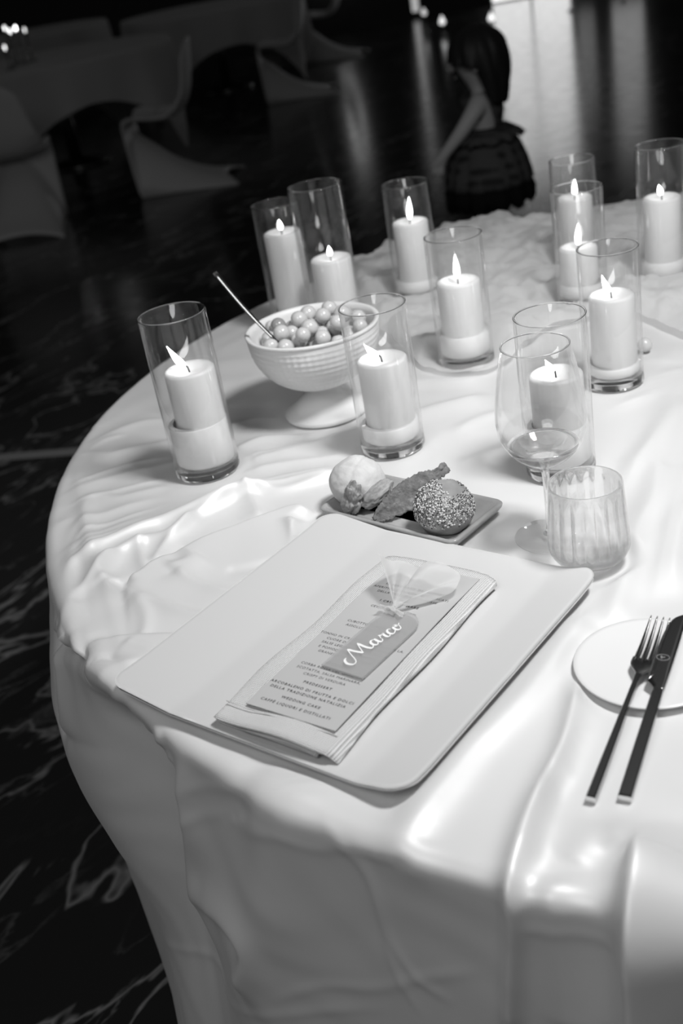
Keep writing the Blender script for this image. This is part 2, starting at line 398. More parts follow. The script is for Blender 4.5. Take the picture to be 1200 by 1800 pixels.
ridge([(130, 1060), (150, 1095), (160, 1135)], .006, .010, .006, 1.4)
ridge([(340, 955), (312, 978), (318, 1005)], -.004, .012, .012)
ridge([(508, 918), (520, 945), (532, 966)], .008, .014, .006, 1.3)
ridge([(395, 1005), (430, 1000), (500, 983)], -.003, .007, .010)
ridge([(300, 1015), (330, 1000), (355, 985)], .005, .02, .02)
ridge([(160, 1160), (140, 1190), (150, 1220)], .003, .035, .030)
# --- long pulled folds on the upper left
for pts, h, a, b in (
    ([(360, 770), (283, 780), (200, 797), (133, 827), (95, 850)], .006, .016, .014), ([(400, 800), (290, 817), (217, 833), (150, 853), (86, 880)], .004, .016, .012),
    ([(430, 840), (317, 850), (217, 873), (150, 893), (70, 920)], .005, .014, .012), ([(300, 868), (193, 900), (120, 945), (66, 985)], .004, .012, .012),
    ([(270, 905), (180, 940), (100, 990), (66, 1015)], .004, .010, .010), ([(340, 690), (267, 700), (193, 722), (160, 750)], .004, .02, .016), ([(340, 735), (250, 742), (163, 776), (130, 800)], .005, .018, .014),
    ([(520, 672), (450, 668), (400, 672), (350, 682)], .007, .017, .014), ([(560, 640), (450, 635), (380, 640), (280, 660)], .006, .02, .016), ([(500, 712), (440, 706), (400, 712), (370, 722)], .007, .014, .012),
    ([(520, 742), (460, 738), (420, 745), (390, 752)], .008, .013, .010), ([(600, 745), (527, 765), (460, 772), (415, 790)], .008, .014, .010), ([(700, 735), (620, 760), (540, 785), (440, 808)], .008, .022, .014),
    ([(600, 820), (540, 833), (449, 850), (400, 868)], .008, .014, .010), ([(640, 795), (560, 806), (480, 818), (420, 830)], .005, .012, .012), ([(130, 905), (95, 945), (72, 985)], .005, .010, .010), ([(160, 945), (110, 1000), (80, 1040)], .004, .009, .009)):
    ridge(pts, .62 * h, .8 * a, .8 * b, 1.5, .25, .02)
for pts in ([(330, 800), (240, 812), (160, 838), (105, 862)], [(360, 832), (260, 848), (170, 872), (90, 898)], [(300, 884), (210, 915), (130, 960), (80, 1010)], [(240, 925), (160, 960), (100, 1005)], [(230, 760), (180, 775), (140, 800)], [(470, 792), (430, 803), (380, 812)], [(520, 690), (440, 690), (390, 694)], [(560, 776), (500, 790), (440, 798)]):
    ridge(pts, .0022, .004, .006, 1.2, .3, .3)
# --- middle, behind the small plate
for pts, h, a, b in (([(880, 690), (820, 705), (760, 720), (700, 745), (640, 790)], .007, .02, .014), ([(900, 725), (850, 735), (790, 765)], .005, .014, .014), ([(870, 660), (800, 668), (730, 672), (700, 690)], .006, .014, .012), ([(920, 770), (850, 800), (800, 815)], .003, .012, .012)):
    ridge(pts, h, a, b, 1.8, .25, .25)
# --- long folds on the right
for pts, h, a, b in (
    ([(1230, 640), (1170, 660), (1130, 690), (1100, 720)], .006, .012, .010), ([(1240, 640), (1197, 688), (1156, 767), (1121, 813), (1085, 880)], .007, .012, .016), ([(1230, 690), (1200, 723), (1165, 796), (1150, 877), (1121, 936), (1109, 1000), (1075, 1080), (1052, 1110)], .010, .014, .018),
    ([(1240, 760), (1195, 860), (1175, 930), (1160, 1000), (1140, 1075)], .006, .012, .014), ([(1250, 830), (1205, 912), (1190, 971), (1178, 1060)], .009, .012, .012), ([(1240, 600), (1180, 625), (1130, 640)], .006, .010, .010)):
    ridge(pts, h, a, b, 1.7, .2, .25)
ridge([(1040, 1130), (1022, 1185), (1007, 1250), (987, 1320), (960, 1375), (927, 1447), (905, 1510), (896, 1550), (891, 1620), (890, 1720), (890, 1830)], .012, .010, .007, 1.4, .2, .05)
ridge([(985, 1365), (960, 1400), (940, 1440), (925, 1500), (920, 1540)], .006, .008, .010, 1.6, .3, .3)
ridge([(1090, 1225), (1060, 1270), (1040, 1330), (1010, 1370), (975, 1400)], .007, .012, .014, 1.7, .2, .3)
ridge([(1050, 1060), (1000, 1125), (937, 1210), (870, 1280), (825, 1325), (750, 1418), (712, 1472), (700, 1500), (700, 1560), (705, 1640)], .009, .014, .018, 1.7, .1, .5)
ridge([(1090, 1410), (1085, 1460), (1090, 1500)], .005, .010, .010)
ridge([(1128, 1430), (1120, 1500), (1114, 1545), (1112, 1600), (1112, 1700), (1116, 1840)], .045, .060, .008, 1.3, .5, .05)
ridge([(1040, 1430), (1030, 1480), (1000, 1520)], .003, .012, .012); ridge([(960, 1540), (955, 1600), (975, 1700), (1000, 1830)], .005, .012, .016, 1.7, .3, .1)
# --- creases pressed into the hanging front
for pts in ([(395, 1455), (470, 1456), (540, 1490), (600, 1495), (690, 1497)], [(560, 1420), (610, 1520), (650, 1600), (680, 1700), (740, 1800)], [(600, 1480), (640, 1560), (670, 1650), (725, 1725), (800, 1770)], [(480, 1735), (560, 1720), (650, 1735), (730, 1722), (860, 1710)], [(900, 1632), (960, 1640), (1040, 1655), (1110, 1662)], [(290, 1390), (350, 1385), (420, 1400), (520, 1425)], [(300, 1440), (360, 1432), (420, 1428)], [(250, 1640), (330, 1690), (380, 1745), (420, 1755), (560, 1760), (700, 1775)]):
    ridge(pts, .0016, .004, .004, 1.4)
ridge([(297, 1320), (300, 1380), (318, 1450), (325, 1530), (345, 1600), (390, 1700)], .016, .020, .012, 1.6, .25, .3)
ridge([(430, 1350), (455, 1440), (470, 1560), (470, 1680)], .012, .05, .04, 2, .4, .3)
ridge([(320, 1560), (400, 1590), (450, 1650), (430, 1720)], .012, .02, .014, 1.6)
ridge([(215, 1270), (240, 1330), (270, 1390)], .006, .007, .007, 1.2); ridge([(190, 1240), (225, 1300), (255, 1360), (290, 1420)], .006, .007, .006, 1.2); ridge([(255, 1290), (250, 1320), (285, 1345)], .006, .007, .007, 1.2)
for _ in range(1):
    Hf[1:-1] = .25 * Hf[:-2] + .5 * Hf[1:-1] + .25 * Hf[2:]; Hf[:, 1:-1] = .25 * Hf[:, :-2] + .5 * Hf[:, 1:-1] + .25 * Hf[:, 2:]
_deg = np.degrees(THg) % 360
Hf *= 1 - .8 * smooth(RRg, TR - .06, TR - .005) * (1 - smooth(RRg, TR + .02, TR + .08)) * np.exp(-((_deg - 185) / 24) ** 4)
ridge([(100, 1010), (84, 1053), (74, 1103), (74, 1153), (84, 1220), (104, 1300)], .010, .020, .010, 1.5, .35, .35)
ridge([(112, 1040), (98, 1080), (91, 1120), (90, 1165), (102, 1215), (140, 1265), (200, 1330)], -.018, .009, .012, 1.5, .3, .35)
# folds do not lift what stands on the cloth
FOOT = []      # filled below: (x, y, radius)
def press(x, y, r, fall=.02):
    d = np.hypot(FX - x, FY - y); Hf[:] = Hf * smooth(d, r, r + fall)
CH_ANG = math.radians(-41.0); CHU = np.array([math.cos(CH_ANG), math.sin(CH_ANG)]); CHV = np.array([-CHU[1], CHU[0]])
CHC = np.array([-.0035, .846]); CHX, CHY = .156, .162
def press_rect(c, u, hx, hy, fall=.02, amount=1.):
    vv = np.array([-u[1], u[0]]); a = np.abs((FX - c[0]) * u[0] + (FY - c[1]) * u[1]) - hx; b = np.abs((FX - c[0]) * vv[0] + (FY - c[1]) * vv[1]) - hy
    d = np.maximum(a, b); Hf[:] = Hf * (1 - amount * (1 - smooth(d, 0, fall)))

VASES = [ # rim pixel, height, diameter, candle-top pixel y, candle dx, water level, flame (dx, dy pixels), words
    dict(rim=(301, 551), H=.200, D=.079, top=648, dx=.005, water=737, fl=(-36, -42), w='in the leftmost tall glass, alone at the table edge', v='leftmost glass cylinder, alone near the left table edge'),
    dict(rim=(483, 357), H=.200, D=.076, top=407, dx=.002, water=None, fl=(-4, -18), w='tall, in the left of the two glasses behind the bowl', v='left one of the two glass cylinders behind the footed bowl'),
    dict(rim=(552, 325), H=.232, D=.080, top=453, dx=.006, water=None, fl=(-3, -17), w='burnt low, in the right of the two glasses behind the bowl', v='tallest glass cylinder, right one of the pair behind the footed bowl'),
    dict(rim=(711, 322), H=.185, D=.075, top=388, dx=.0, water=None, fl=(-3, -38), w='in the glass at the far edge, left of the small girl', v='glass cylinder on the far tulle just left of the small girl'),
    dict(rim=(653, 535), H=.178, D=.077, top=629, dx=.002, water=737, fl=(-32, -26), w='in the glass between footed bowl and bread plate', v='glass cylinder right in front of the footed bowl, behind the bread'),
    dict(rim=(795, 412), H=.178, D=.0765, top=492, dx=.0, water=580, fl=(-8, -42), w='in the glass wrapped by tulle at the table centre', v='glass cylinder standing in bunched tulle at the table centre'),
    dict(rim=(1005, 280), H=.172, D=.073, top=345, dx=.0, water=None, fl=(-3, -26), w='in the farthest glass, hidden behind another glass', v='farthest glass cylinder, partly hidden behind a nearer one'),
    dict(rim=(1012, 330), H=.172, D=.074, top=432, dx=-.003, water=None, fl=(-4, -36), w='low, in the glass right in front of the farthest one', v='glass cylinder directly in front of the farthest one'),
    dict(rim=(1160, 254), H=.205, D=.072, top=345, dx=.0, water=453, fl=(-9, -18), w='in the tall glass at the right photo edge', v='tall glass cylinder cut by the right photo edge'),
    dict(rim=(1067, 434), H=.173, D=.073, top=517, dx=.002, water=634, fl=(-22, -33), w='in the glass at right, behind and beyond the wine glass', v='glass cylinder on the right, beyond the wine glass'),
    dict(rim=(965, 553), H=.178, D=.0745, top=656, dx=.002, water=742, fl=(-22, -24), w='seen through the wine glass', v='glass cylinder directly behind the wine glass'),
]
for q in VASES:
    p = at(*q['rim'], TZ + q['H']); q['x'], q['y'] = p.x, p.y; press(p.x, p.y, q['D'] / 2 + .002, .03)
BOWL = at(575, 724, TZ); press(BOWL.x, BOWL.y, .056, .03)
WINE = at(968, 943, TZ); press(WINE.x, WINE.y, .036, .02)
TUMB = at(1037, 986, TZ); press(TUMB.x, TUMB.y, .034, .02)
BPL = Vector((.2215, .7345, TZ)); press(BPL.x, BPL.y, .046, .03)
PLC = Vector((.001, .004, 0)) + (at(533, 892, .763) + at(790, 960, .763) + at(878, 880, .763) + at(687, 840, .763)) / 4
pu = (at(790, 960, .763) - at(533, 892, .763)); pu2 = at(878, 880, .763) - at(687, 840, .763); PLU = (pu + pu2).normalized(); PLV = Vector((-PLU.y, PLU.x, 0))
PLX, PLY = .090, .0475
press_rect((PLC.x, PLC.y), np.array([PLU.x, PLU.y]), PLX + .003, PLY + .003, .025)
press_rect(CHC, CHU, CHX - .035, CHY - .02, .035)
FORK_A, FORK_B = at(1038, 1412, .7495), at(1161, 1090, .7690)
KN_A, KN_B = at(1098, 1410, .7495), at(1200, 1078, .7690)
for A_, B_ in ((FORK_A, FORK_B), (KN_A, KN_B)):
    for t in np.linspace(0, .55, 8): p = A_.lerp(B_, t); press(p.x, p.y, .006, .03)
# height + hanging part
R_EDGE = .014
s = RRg - (TR - R_EDGE)                                  # arc length past the start of the rounded edge
ang = np.clip(s / R_EDGE, 0, math.pi / 2); over = np.maximum(0, s - R_EDGE * math.pi / 2)
rad = np.where(s < 0, RRg, TR - R_EDGE + R_EDGE * np.sin(ang)); zz = np.where(s < 0, 0, -R_EDGE * (1 - np.cos(ang))) - over
deg = np.degrees(THg) % 360
g = lambda c, sg: np.exp(-((deg - c) / sg) ** 2)
down = np.maximum(0, s)
out = .010 * smooth(down, 0, .3) + .032 * g(197, 11) * smooth(down, 0, .17) * (1 - smooth(down, .2, .38)) + .03 * g(178, 9) * smooth(down, 0, .3)
out += -.040 * g(211.5, 4.0) * smooth(down, .005, .07) * (1 - .8 * smooth(down, .25, .5))
out += .020 * g(222, 5) * smooth(down, .03, .25) + .012 * np.sin(np.radians(deg * 14)) * smooth(down, .1, .5) + .010 * g(243, 2.5) * smooth(down, 0, .2)
out += .02 * smooth(down, .35, .7) * (np.sin(np.radians(deg * 9 + 40)) + .5)
nrm_r = np.sin(ang) * (s >= 0); nrm_z = np.where(s < 0, 1, np.cos(ang))
fine = .0005 * np.sin(FX * 61 + 3 * np.sin(FY * 23)) * np.sin(FY * 47 + 2 * np.sin(FX * 31))
Hn = np.minimum(Hf, .048) + fine * smooth(RRg, .2, .5)
rad2 = rad + out + Hn * nrm_r; z2 = TZ - .0012 + zz + Hn * nrm_z
z2 = np.maximum(z2, .006)
VX = TC[0] + rad2 * np.cos(THg); VY = TC[1] + rad2 * np.sin(THg)
V3 = np.stack([VX, VY, z2], -1).reshape(-1, 3)
me = bpy.data.meshes.new('tablecloth')
ii, jj = np.meshgrid(np.arange(NT), np.arange(1, NR - 1), indexing='ij')
i2 = (ii + 1) % NT
quads = np.stack([ii * NR + jj, ii * NR + jj + 1, i2 * NR + jj + 1, i2 * NR + jj], -1).reshape(-1, 4)
me.vertices.add(len(V3)); me.vertices.foreach_set('co', V3.astype('f').ravel())
me.loops.add(quads.size); me.loops.foreach_set('vertex_index', quads.astype('i').ravel())
me.polygons.add(len(quads)); me.polygons.foreach_set('loop_start', np.arange(0, quads.size, 4, dtype='i')); me.polygons.foreach_set('loop_total', np.full(len(quads), 4, 'i'))
me.update(calc_edges=True); me.validate(); me.polygons.foreach_set('use_smooth', [True] * len(me.polygons)); me.materials.append(M['satin'])
cloth = bpy.data.objects.new('tablecloth', me); COL.objects.link(cloth)
tag(cloth, 'shiny white satin cloth with gathered folds draped over the near round table', 'tablecloth')
# table under the cloth
tb = empty('round_table', (TC[0], TC[1], 0)); tag(tb, 'round banquet table hidden under the near satin cloth', 'table')
lathe('table_top', [(0, TZ - .004), (TR - .016, TZ - .004), (TR - .01, TZ - .012), (TR - .01, TZ - .03), (0, TZ - .03)], M['white_plastic'], tb, 64, sharp=30)
for k in range(4):
    a = math.pi / 4 + k * math.pi / 2; x, y = .6 * math.cos(a), .6 * math.sin(a)
    tube('leg', [(x, y, 0), (x, y, TZ - .03)], .018, M['steel'], tb)

# ================================================================== SHEER TULLE over the far half
poly = [at(*p) for p in ((600, 478), (640, 462), (690, 432), (760, 398), (850, 386), (900, 388), (960, 400), (1030, 390), (1100, 373), (1200, 362), (1330, 362), (1330, 640), (1200, 600), (1135, 568), (1060, 560), (960, 590), (905, 640), (860, 662), (800, 668), (745, 655), (700, 625), (660, 575), (620, 530))]
poly = np.array([(p.x, p.y) for p in poly]); 
def in_poly(x, y, P):
    c = False; j = len(P) - 1
    for i in range(len(P)):
        if (P[i][1] > y) != (P[j][1] > y) and x < (P[j][0] - P[i][0]) * (y - P[i][1]) / (P[j][1] - P[i][1]) + P[i][0]: c = not c
        j = i
    return c
def edge_d(x, y, P):
    d = 9
    for i in range(len(P)):
        a, b = P[i], P[(i + 1) % len(P)]; e = b - a; t = max(0, min(1, ((x - a[0]) * e[0] + (y - a[1]) * e[1]) / (e @ e))); d = min(d, math.hypot(x - a[0] - t * e[0], y - a[1] - t * e[1]))
    return d
st = .006; x0, y0 = poly.min(0); x1, y1 = poly.max(0); nx, ny = int((x1 - x0) / st), int((y1 - y0) / st); ids, vs, fs = {}, [], []
for i in range(nx):
    for j in range(ny):
        x, y = x0 + i * st, y0 + j * st
        jx = .006 * noise.noise((x * 14, y * 14, 3)); jy = .006 * noise.noise((x * 14, y * 14, 9))
        if not in_poly(x + jx, y + jy, poly): continue
        ed = edge_d(x, y, poly); n1 = noise.noise((x * 7, y * 7, 0)); n2 = noise.noise((x * 17 + n1, y * 17, 4)); n3 = noise.noise((x * 38 + 2 * n2, y * 38, 7))
        h = .012 + .012 * (1 - abs(n2) * 2) + .010 * n1 + .006 * (1 - 2 * abs(n3)); h *= min(1, ed / .03 + .25)
        rt = math.hypot(x - TC[0], y - TC[1]); z = TZ + .003 + max(.001, h)
        if rt > TR - .01: z -= 1.5 * (rt - TR + .01)
        for q in VASES:
            dv = math.hypot(x - q['x'], y - q['y']) - q['D'] / 2
            if dv < .03: z = TZ + .003 + (z - TZ - .003) * max(0, dv / .03) if dv > 0 else (-1 if dv < -.004 else TZ + .003)
            if z < 0: break
        if z < 0: continue
        ids[(i, j)] = len(vs); vs.append((x, y, z))
for (i, j), k in ids.items():
    if (i + 1, j) in ids and (i, j + 1) in ids and (i + 1, j + 1) in ids: fs.append((k, ids[(i + 1, j)], ids[(i + 1, j + 1)], ids[(i, j + 1)]))
nb = {}
cnt = {}
for q in fs:
    for a_, b_ in zip(q, q[1:] + q[:1]): cnt[(min(a_, b_), max(a_, b_))] = cnt.get((min(a_, b_), max(a_, b_)), 0) + 1
for (a_, b_), c_ in cnt.items():
    if c_ == 1: nb.setdefault(a_, []).append(b_); nb.setdefault(b_, []).append(a_)
for _ in range(6):
    new = {k: tuple(.5 * vs[k][i] + .5 * sum(vs[n_][i] for n_ in v_) / len(v_) for i in range(3)) for k, v_ in nb.items()}
    for k, p in new.items(): vs[k] = p
used = sorted({i for q in fs for i in q}); rem = {o_: n_ for n_, o_ in enumerate(used)}; vs = [vs[i] for i in used]; fs = [tuple(rem[i] for i in q) for q in fs]
tl = mk('tulle_runner', vs, fs, M['tulle']); tag(tl, 'crumpled sheer tulle spread over the far half of the table among the candles', 'tulle')

# ================================================================== CANDLES IN GLASS CYLINDERS
def flame(parent, base, tip, r):
    n = 14; base = Vector(base); tip = Vector(tip); L = (tip - base); pts, rad = [], []
    for i in range(n):
        t = i / (n - 1); p = base + L * t; p += Vector((0, 0, 1)) * math.sin(t * math.pi) * -.08 * L.length * (1 if abs(L.x) > .008 else 0)
        pts.append(p); rad.append(max(.0002, r * math.sin(math.pi * t ** .62) ** .9 + .0003 * (1 - t)))
    v, f = tube_geo(pts, rad, 12); o = mk('flame', v, f, M['flame'], parent); return o
for k, q in enumerate(VASES):
    x, y, H, R = q['x'], q['y'], q['H'], q['D'] / 2
    vz = empty('glass_cylinder', (x, y, TZ)); tag(vz, 'clear ' + q['v'], 'candle holder', 'glass cylinders on the near table')
    bt = .013
    lathe('glass_wall', [(R, .004), (R, H - .001), (R - .0008, H), (R - .0016, H), (R - .0022, H - .001), (R - .0022, bt + .0005)], M['glass'], vz, 72)
    lathe('glass_base', [(0, 0.0005), (R - .005, 0), (R - .0015, .0015), (R, .004), (R, bt - .003), (R - .003, bt), (0, bt - .001)], M['glass_solid'], vz, 64, sharp=60)
    rp = [((R - .0011) + .0012 * math.cos(a), H + .0008 * math.sin(a)) for a in np.linspace(0, 2 * math.pi, 9)[:-1]]
    lathe('glass_rim', rp, M['glass_solid'], vz, 72, closed=True)
    zt = z_for(x, y, q['top']) - TZ; rc = R * .755; cx = q['dx']
    zw = (z_for(x, y, q['water']) - TZ) if q['water'] else .035
    ri = R - .0024
    wt = lathe('water', [(0, bt + .0008), (ri, bt + .0008), (ri, zw + .0012), (ri - .0012, zw), (0, zw)], M['water'], vz, 64, sharp=50)
    cn = empty('pillar_candle', (x + cx, y, TZ + bt + .0012)); tag(cn, 'white pillar candle ' + q['w'], 'candle', 'pillar candles on the near table')
    hc = zt - bt - .001; b = .004
    prof = [(0, 0), (rc - .001, 0), (rc, .001), (rc, hc - b)] + [(rc - b + b * math.cos(a), hc - b + b * math.sin(a)) for a in np.linspace(.3, math.pi / 2, 5)] + [(rc * .72, hc - .0008), (rc * .5, hc - .004), (0, hc - .0055)]
    lathe('wax', prof, M['wax'], cn, 56)
    rw = ri - .0022; hw_ = zw - bt - .0016; off = -cx
    lathe('magnified_wax', [(rc, .0005), (rw - .004, .0005), (rw, .004), (rw, hw_ - .0012), (rw - .0015, hw_), (rc - .0005, hw_)], M['wax'], cn, 56, loc=(off * .9, 0, 0))  # wider wax added in place of the candle's magnified look through the water
    dep = float((np.array([x, y, TZ + zt]) - CP) @ CF); fx, fz = q['fl'][0] * dep / FPX, -q['fl'][1] * dep / FPX
    lean = fx + fz * .18; wk = Vector((.3 * lean, 0, hc + .006)); L = math.hypot(fx, fz)
    wo = tube('wick', [(0, 0, hc - .006), (.05 * lean, 0, hc + .001), wk], [.0009, .0008, .0006], M['wick'], cn, 6)
    flame(cn, (.2 * lean, 0, hc + .002), (lean, -.002, hc + .003 + max(fz, .5 * L)), .0034 + .02 * L)

# ================================================================== FOOTED BOWL with pearls and a spoon
fb = empty('footed_bowl', (BOWL.x, BOWL.y, TZ + .0005)); tag(fb, 'white footed ceramic bowl with woven relief holding pearly sweets', 'bowl')
BR, BH = .084, .121
def bowl_r(t): return .016 + (BR - .016) * (1 - (1 - t) ** 2.3) ** .62      # t: 0 at the bottom, 1 at the rim
NU, NV = 240, 110; vs = []
for i in range(NU):
    a = 2 * math.pi * i / NU
    for j in range(NV):
        t = j / (NV - 1); r = bowl_r(t * .985 + .0); z = .040 + (BH - .045) * t ** 1.05
        e = .0005 * (math.sin(a * 30 + t * 34) * math.sin(a * 30 - t * 34)) * (1 if .06 < t < .93 else 0)
        vs.append(((r + e) * math.cos(a), (r + e) * math.sin(a), z))
mk('woven_body', vs, grid_faces(NU, NV, True, False), M['bowl'], fb)
inner = [(bowl_r(.985) , BH - .005), (BR + .0015, BH - .004), (BR + .002, BH - .001), (BR, BH), (BR - .004, BH - .001)] + [(bowl_r(t) - .005, .046 + (BH - .050) * t) for t in np.linspace(.95, 0.05, 14)] + [(0, .046)]
lathe('rim_and_inside', inner, M['bowl'], fb, 72)
lathe('foot', [(0, .001), (.050, 0), (.054, .001), (.0555, .004), (.054, .0075), (.048, .0095), (.043, .013), (.034, .022), (.024, .031), (.0185, .037), (.0175, .042), (.020, .045), (0, .046)], M['bowl'], fb, 64)
# sweets, heaped
v0, f0 = lathe_geo([(0, -1)] + [(math.cos(t), math.sin(t)) for t in np.linspace(-math.pi / 2, math.pi / 2, 14)[1:-1]] + [(0, 1)], 20)
def sweet_mesh(mt):
    me = bpy.data.meshes.new('pearl_sweet'); me.from_pydata(v0, [], f0); me.polygons.foreach_set('use_smooth', [True] * len(me.polygons)); me.materials.append(mt); return me
sm_, sd_ = sweet_mesh(M['pearl']), sweet_mesh(M['pearl_dark'])
placed = []
for layer, (zc, rmax) in enumerate(((.099, .072), (.1125, .064), (.1245, .046))):
    tries = 0
    while tries < 2500:
        tries += 1; a = rnd.uniform(0, 2 * math.pi); rr_ = rmax * math.sqrt(rnd.random()); R0 = rnd.uniform(.0096, .0112)
        px_, py_ = rr_ * math.cos(a), rr_ * math.sin(a); pz = zc + rnd.uniform(-.002, .002)
        if math.hypot(px_, py_) + R0 > bowl_r(min(1, (pz - .046) / (BH - .05))) - .006: continue
        if all((px_ - p[0]) ** 2 + (py_ - p[1]) ** 2 + (pz - p[2]) ** 2 > (.94 * (R0 + p[3])) ** 2 for p in placed): placed.append((px_, py_, pz, R0))
dark_i = min(range(len(placed)), key=lambda i: abs(proj((BOWL.x + placed[i][0], BOWL.y + placed[i][1], TZ + placed[i][2]))[0] - 490) + abs(proj((BOWL.x + placed[i][0], BOWL.y + placed[i][1], TZ + placed[i][2]))[1] - 562))
long_i = min(range(len(placed)), key=lambda i: 9e9 if i == dark_i else abs(proj((BOWL.x + placed[i][0], BOWL.y + placed[i][1], TZ + placed[i][2]))[0] - 487) + abs(proj((BOWL.x + placed[i][0], BOWL.y + placed[i][1], TZ + placed[i][2]))[1] - 583))
for i, (x, y, z, r) in enumerate(placed):
    o = bpy.data.objects.new('pearl_sweet', sd_ if i == dark_i else sm_); COL.objects.link(o); o.location = (BOWL.x + x, BOWL.y + y, TZ + z)
    o.scale = (r, r, r * rnd.uniform(.93, 1.0)); o.rotation_euler = (rnd.random(), rnd.random(), rnd.random())
    if i == dark_i: tag(o, 'darker grey pearly sweet at the left of the heap in the bowl', 'sweet', 'pearly sweets in the bowl')
    elif i == long_i: o.scale = (r * .85, r * .85, r * 1.45); o.rotation_euler = (.2, -.1, 0); tag(o, 'long egg-shaped pearly sweet beside the spoon', 'sweet', 'pearly sweets in the bowl')
    else: tag(o, 'round pale pearly sweet heaped in the white footed bowl', 'sweet', 'pearly sweets in the bowl')
o = bpy.data.objects.new('pearl_sweet', sm_); COL.objects.link(o); p = at(1133, 606, TZ + .011); o.location = p; o.scale = (.0095,) * 3; tag(o, 'single pearly sweet lying on the cloth behind the right candle glass', 'sweet')
# spoon
sp = empty('serving_spoon', (BOWL.x, BOWL.y, TZ)); tag(sp, 'thin steel spoon leaning out of the bowl of sweets', 'spoon')
def on_plane(px, py, y):
    d = ray(px, py); return Vector(d * (y / d[1]) + CP)
e0 = on_plane(377, 479, BOWL.y + .012) - Vector((BOWL.x, BOWL.y, TZ)); e1 = on_plane(484, 598, BOWL.y - .03) - Vector((BOWL.x, BOWL.y, TZ)); dirv = (e1 - e0)
hp = [e0 + dirv * t + Vector((0, 0, -.004 * math.sin(math.pi * t))) for t in np.linspace(0, 1, 16)]
v, f = tube_geo(hp, [.0042 - .0014 * t for t in np.linspace(0, 1, 16)], 8, True, .5); mk('handle', v, f, M['spoon'], sp)
vs = []; c = e1 + dirv.normalized() * .014; ax = dirv.normalized(); sd = ax.cross(Vector((0, 0, 1))).normalized(); up = sd.cross(ax)
for i in range(13):
    t = -1 + i / 6; hw = .011 * math.sqrt(max(0, 1 - t * t)) + .0004
    for j in range(9):
        s_ = -1 + j / 4; vs.append(c + ax * t * .017 + sd * s_ * hw - up * (.004 * (1 - s_ * s_) * (1 - t * t)))
o = mk('spoon_head', vs, grid_faces(13, 9), M['steel'], sp); md = o.modifiers.new('thick', 'SOLIDIFY'); md.thickness = .0008

# ================================================================== CHARGER, NAPKIN, MENU, NAME TAG
ch = empty('charger_plate', (CHC[0], CHC[1], TZ), CH_ANG); tag(ch, 'large square white charger plate with two turned-up sides under the napkin', 'charger plate')
N = 64; outl = rounded_rect(CHX, CHY, .020, 8)
def ch_z(x, y):
    a = max(0, (abs(x + .003 if x < 0 else x) - (.078 if x < 0 else .112))); w_ = CHX - (.078 if x < 0 else .112)
    t = min(1, a / w_); z = .004 + (.0105 if x < 0 else .0085) * t
    b_ = max(0, abs(y) - .115) / (CHY - .115); return z + .004 * b_ * b_
def clip_round(x, y, hx, hy, r):
    ax, ay = abs(x), abs(y)
    if ax > hx - r and ay > hy - r:
        dx, dy = ax - hx + r, ay - hy + r; d = math.hypot(dx, dy)
        m_ = max(dx, dy); k = (m_ / d) if d > 0 else 1; dx, dy = dx * k, dy * k
        return math.copysign(hx - r + dx, x), math.copysign(hy - r + dy, y)
    return x, y
xs_ = np.concatenate([np.linspace(-CHX, -CHX + .02, 9)[:-1], np.linspace(-CHX + .02, CHX - .02, N)[:-1], np.linspace(CHX - .02, CHX, 9)]); ys_ = np.concatenate([np.linspace(-CHY, -CHY + .02, 9)[:-1], np.linspace(-CHY + .02, CHY - .02, N)[:-1], np.linspace(CHY - .02, CHY, 9)])
vs = []
for x in xs_:
    for y in ys_:
        X, Y = clip_round(x, y, CHX, CHY, .020); e = min(CHX - abs(x), CHY - abs(y)); vs.append((X, Y, ch_z(X, Y) + (.0035 - .0012 * max(0, 1 - e / .002))))
nn = len(xs_); top_n = len(vs)
for x in xs_:
    for y in ys_:
        X, Y = clip_round(x, y, CHX - .0015, CHY - .0015, .020); vs.append((X, Y, ch_z(X, Y) - .0005))
fs = grid_faces(nn, nn); fs = [tuple(q) for q in fs] + [tuple(top_n + i for i in q[::-1]) for q in fs]
bord = [(i * nn) for i in range(nn)] + [(nn - 1) * nn + j for j in range(1, nn)] + [i * nn + nn - 1 for i in range(nn - 2, -1, -1)] + [j for j in range(nn - 2, 0, -1)]
for a_, b_ in zip(bord, bord[1:] + bord[:1]): fs.append((a_, b_, b_ + top_n, a_ + top_n))
mk('plate_body', vs, fs, M['charger'], ch)
lathe('foot_ring', [(.080, 0), (.085, 0), (.085, .0042), (.080, .0042)], M['charger'], ch, 48, closed=True)

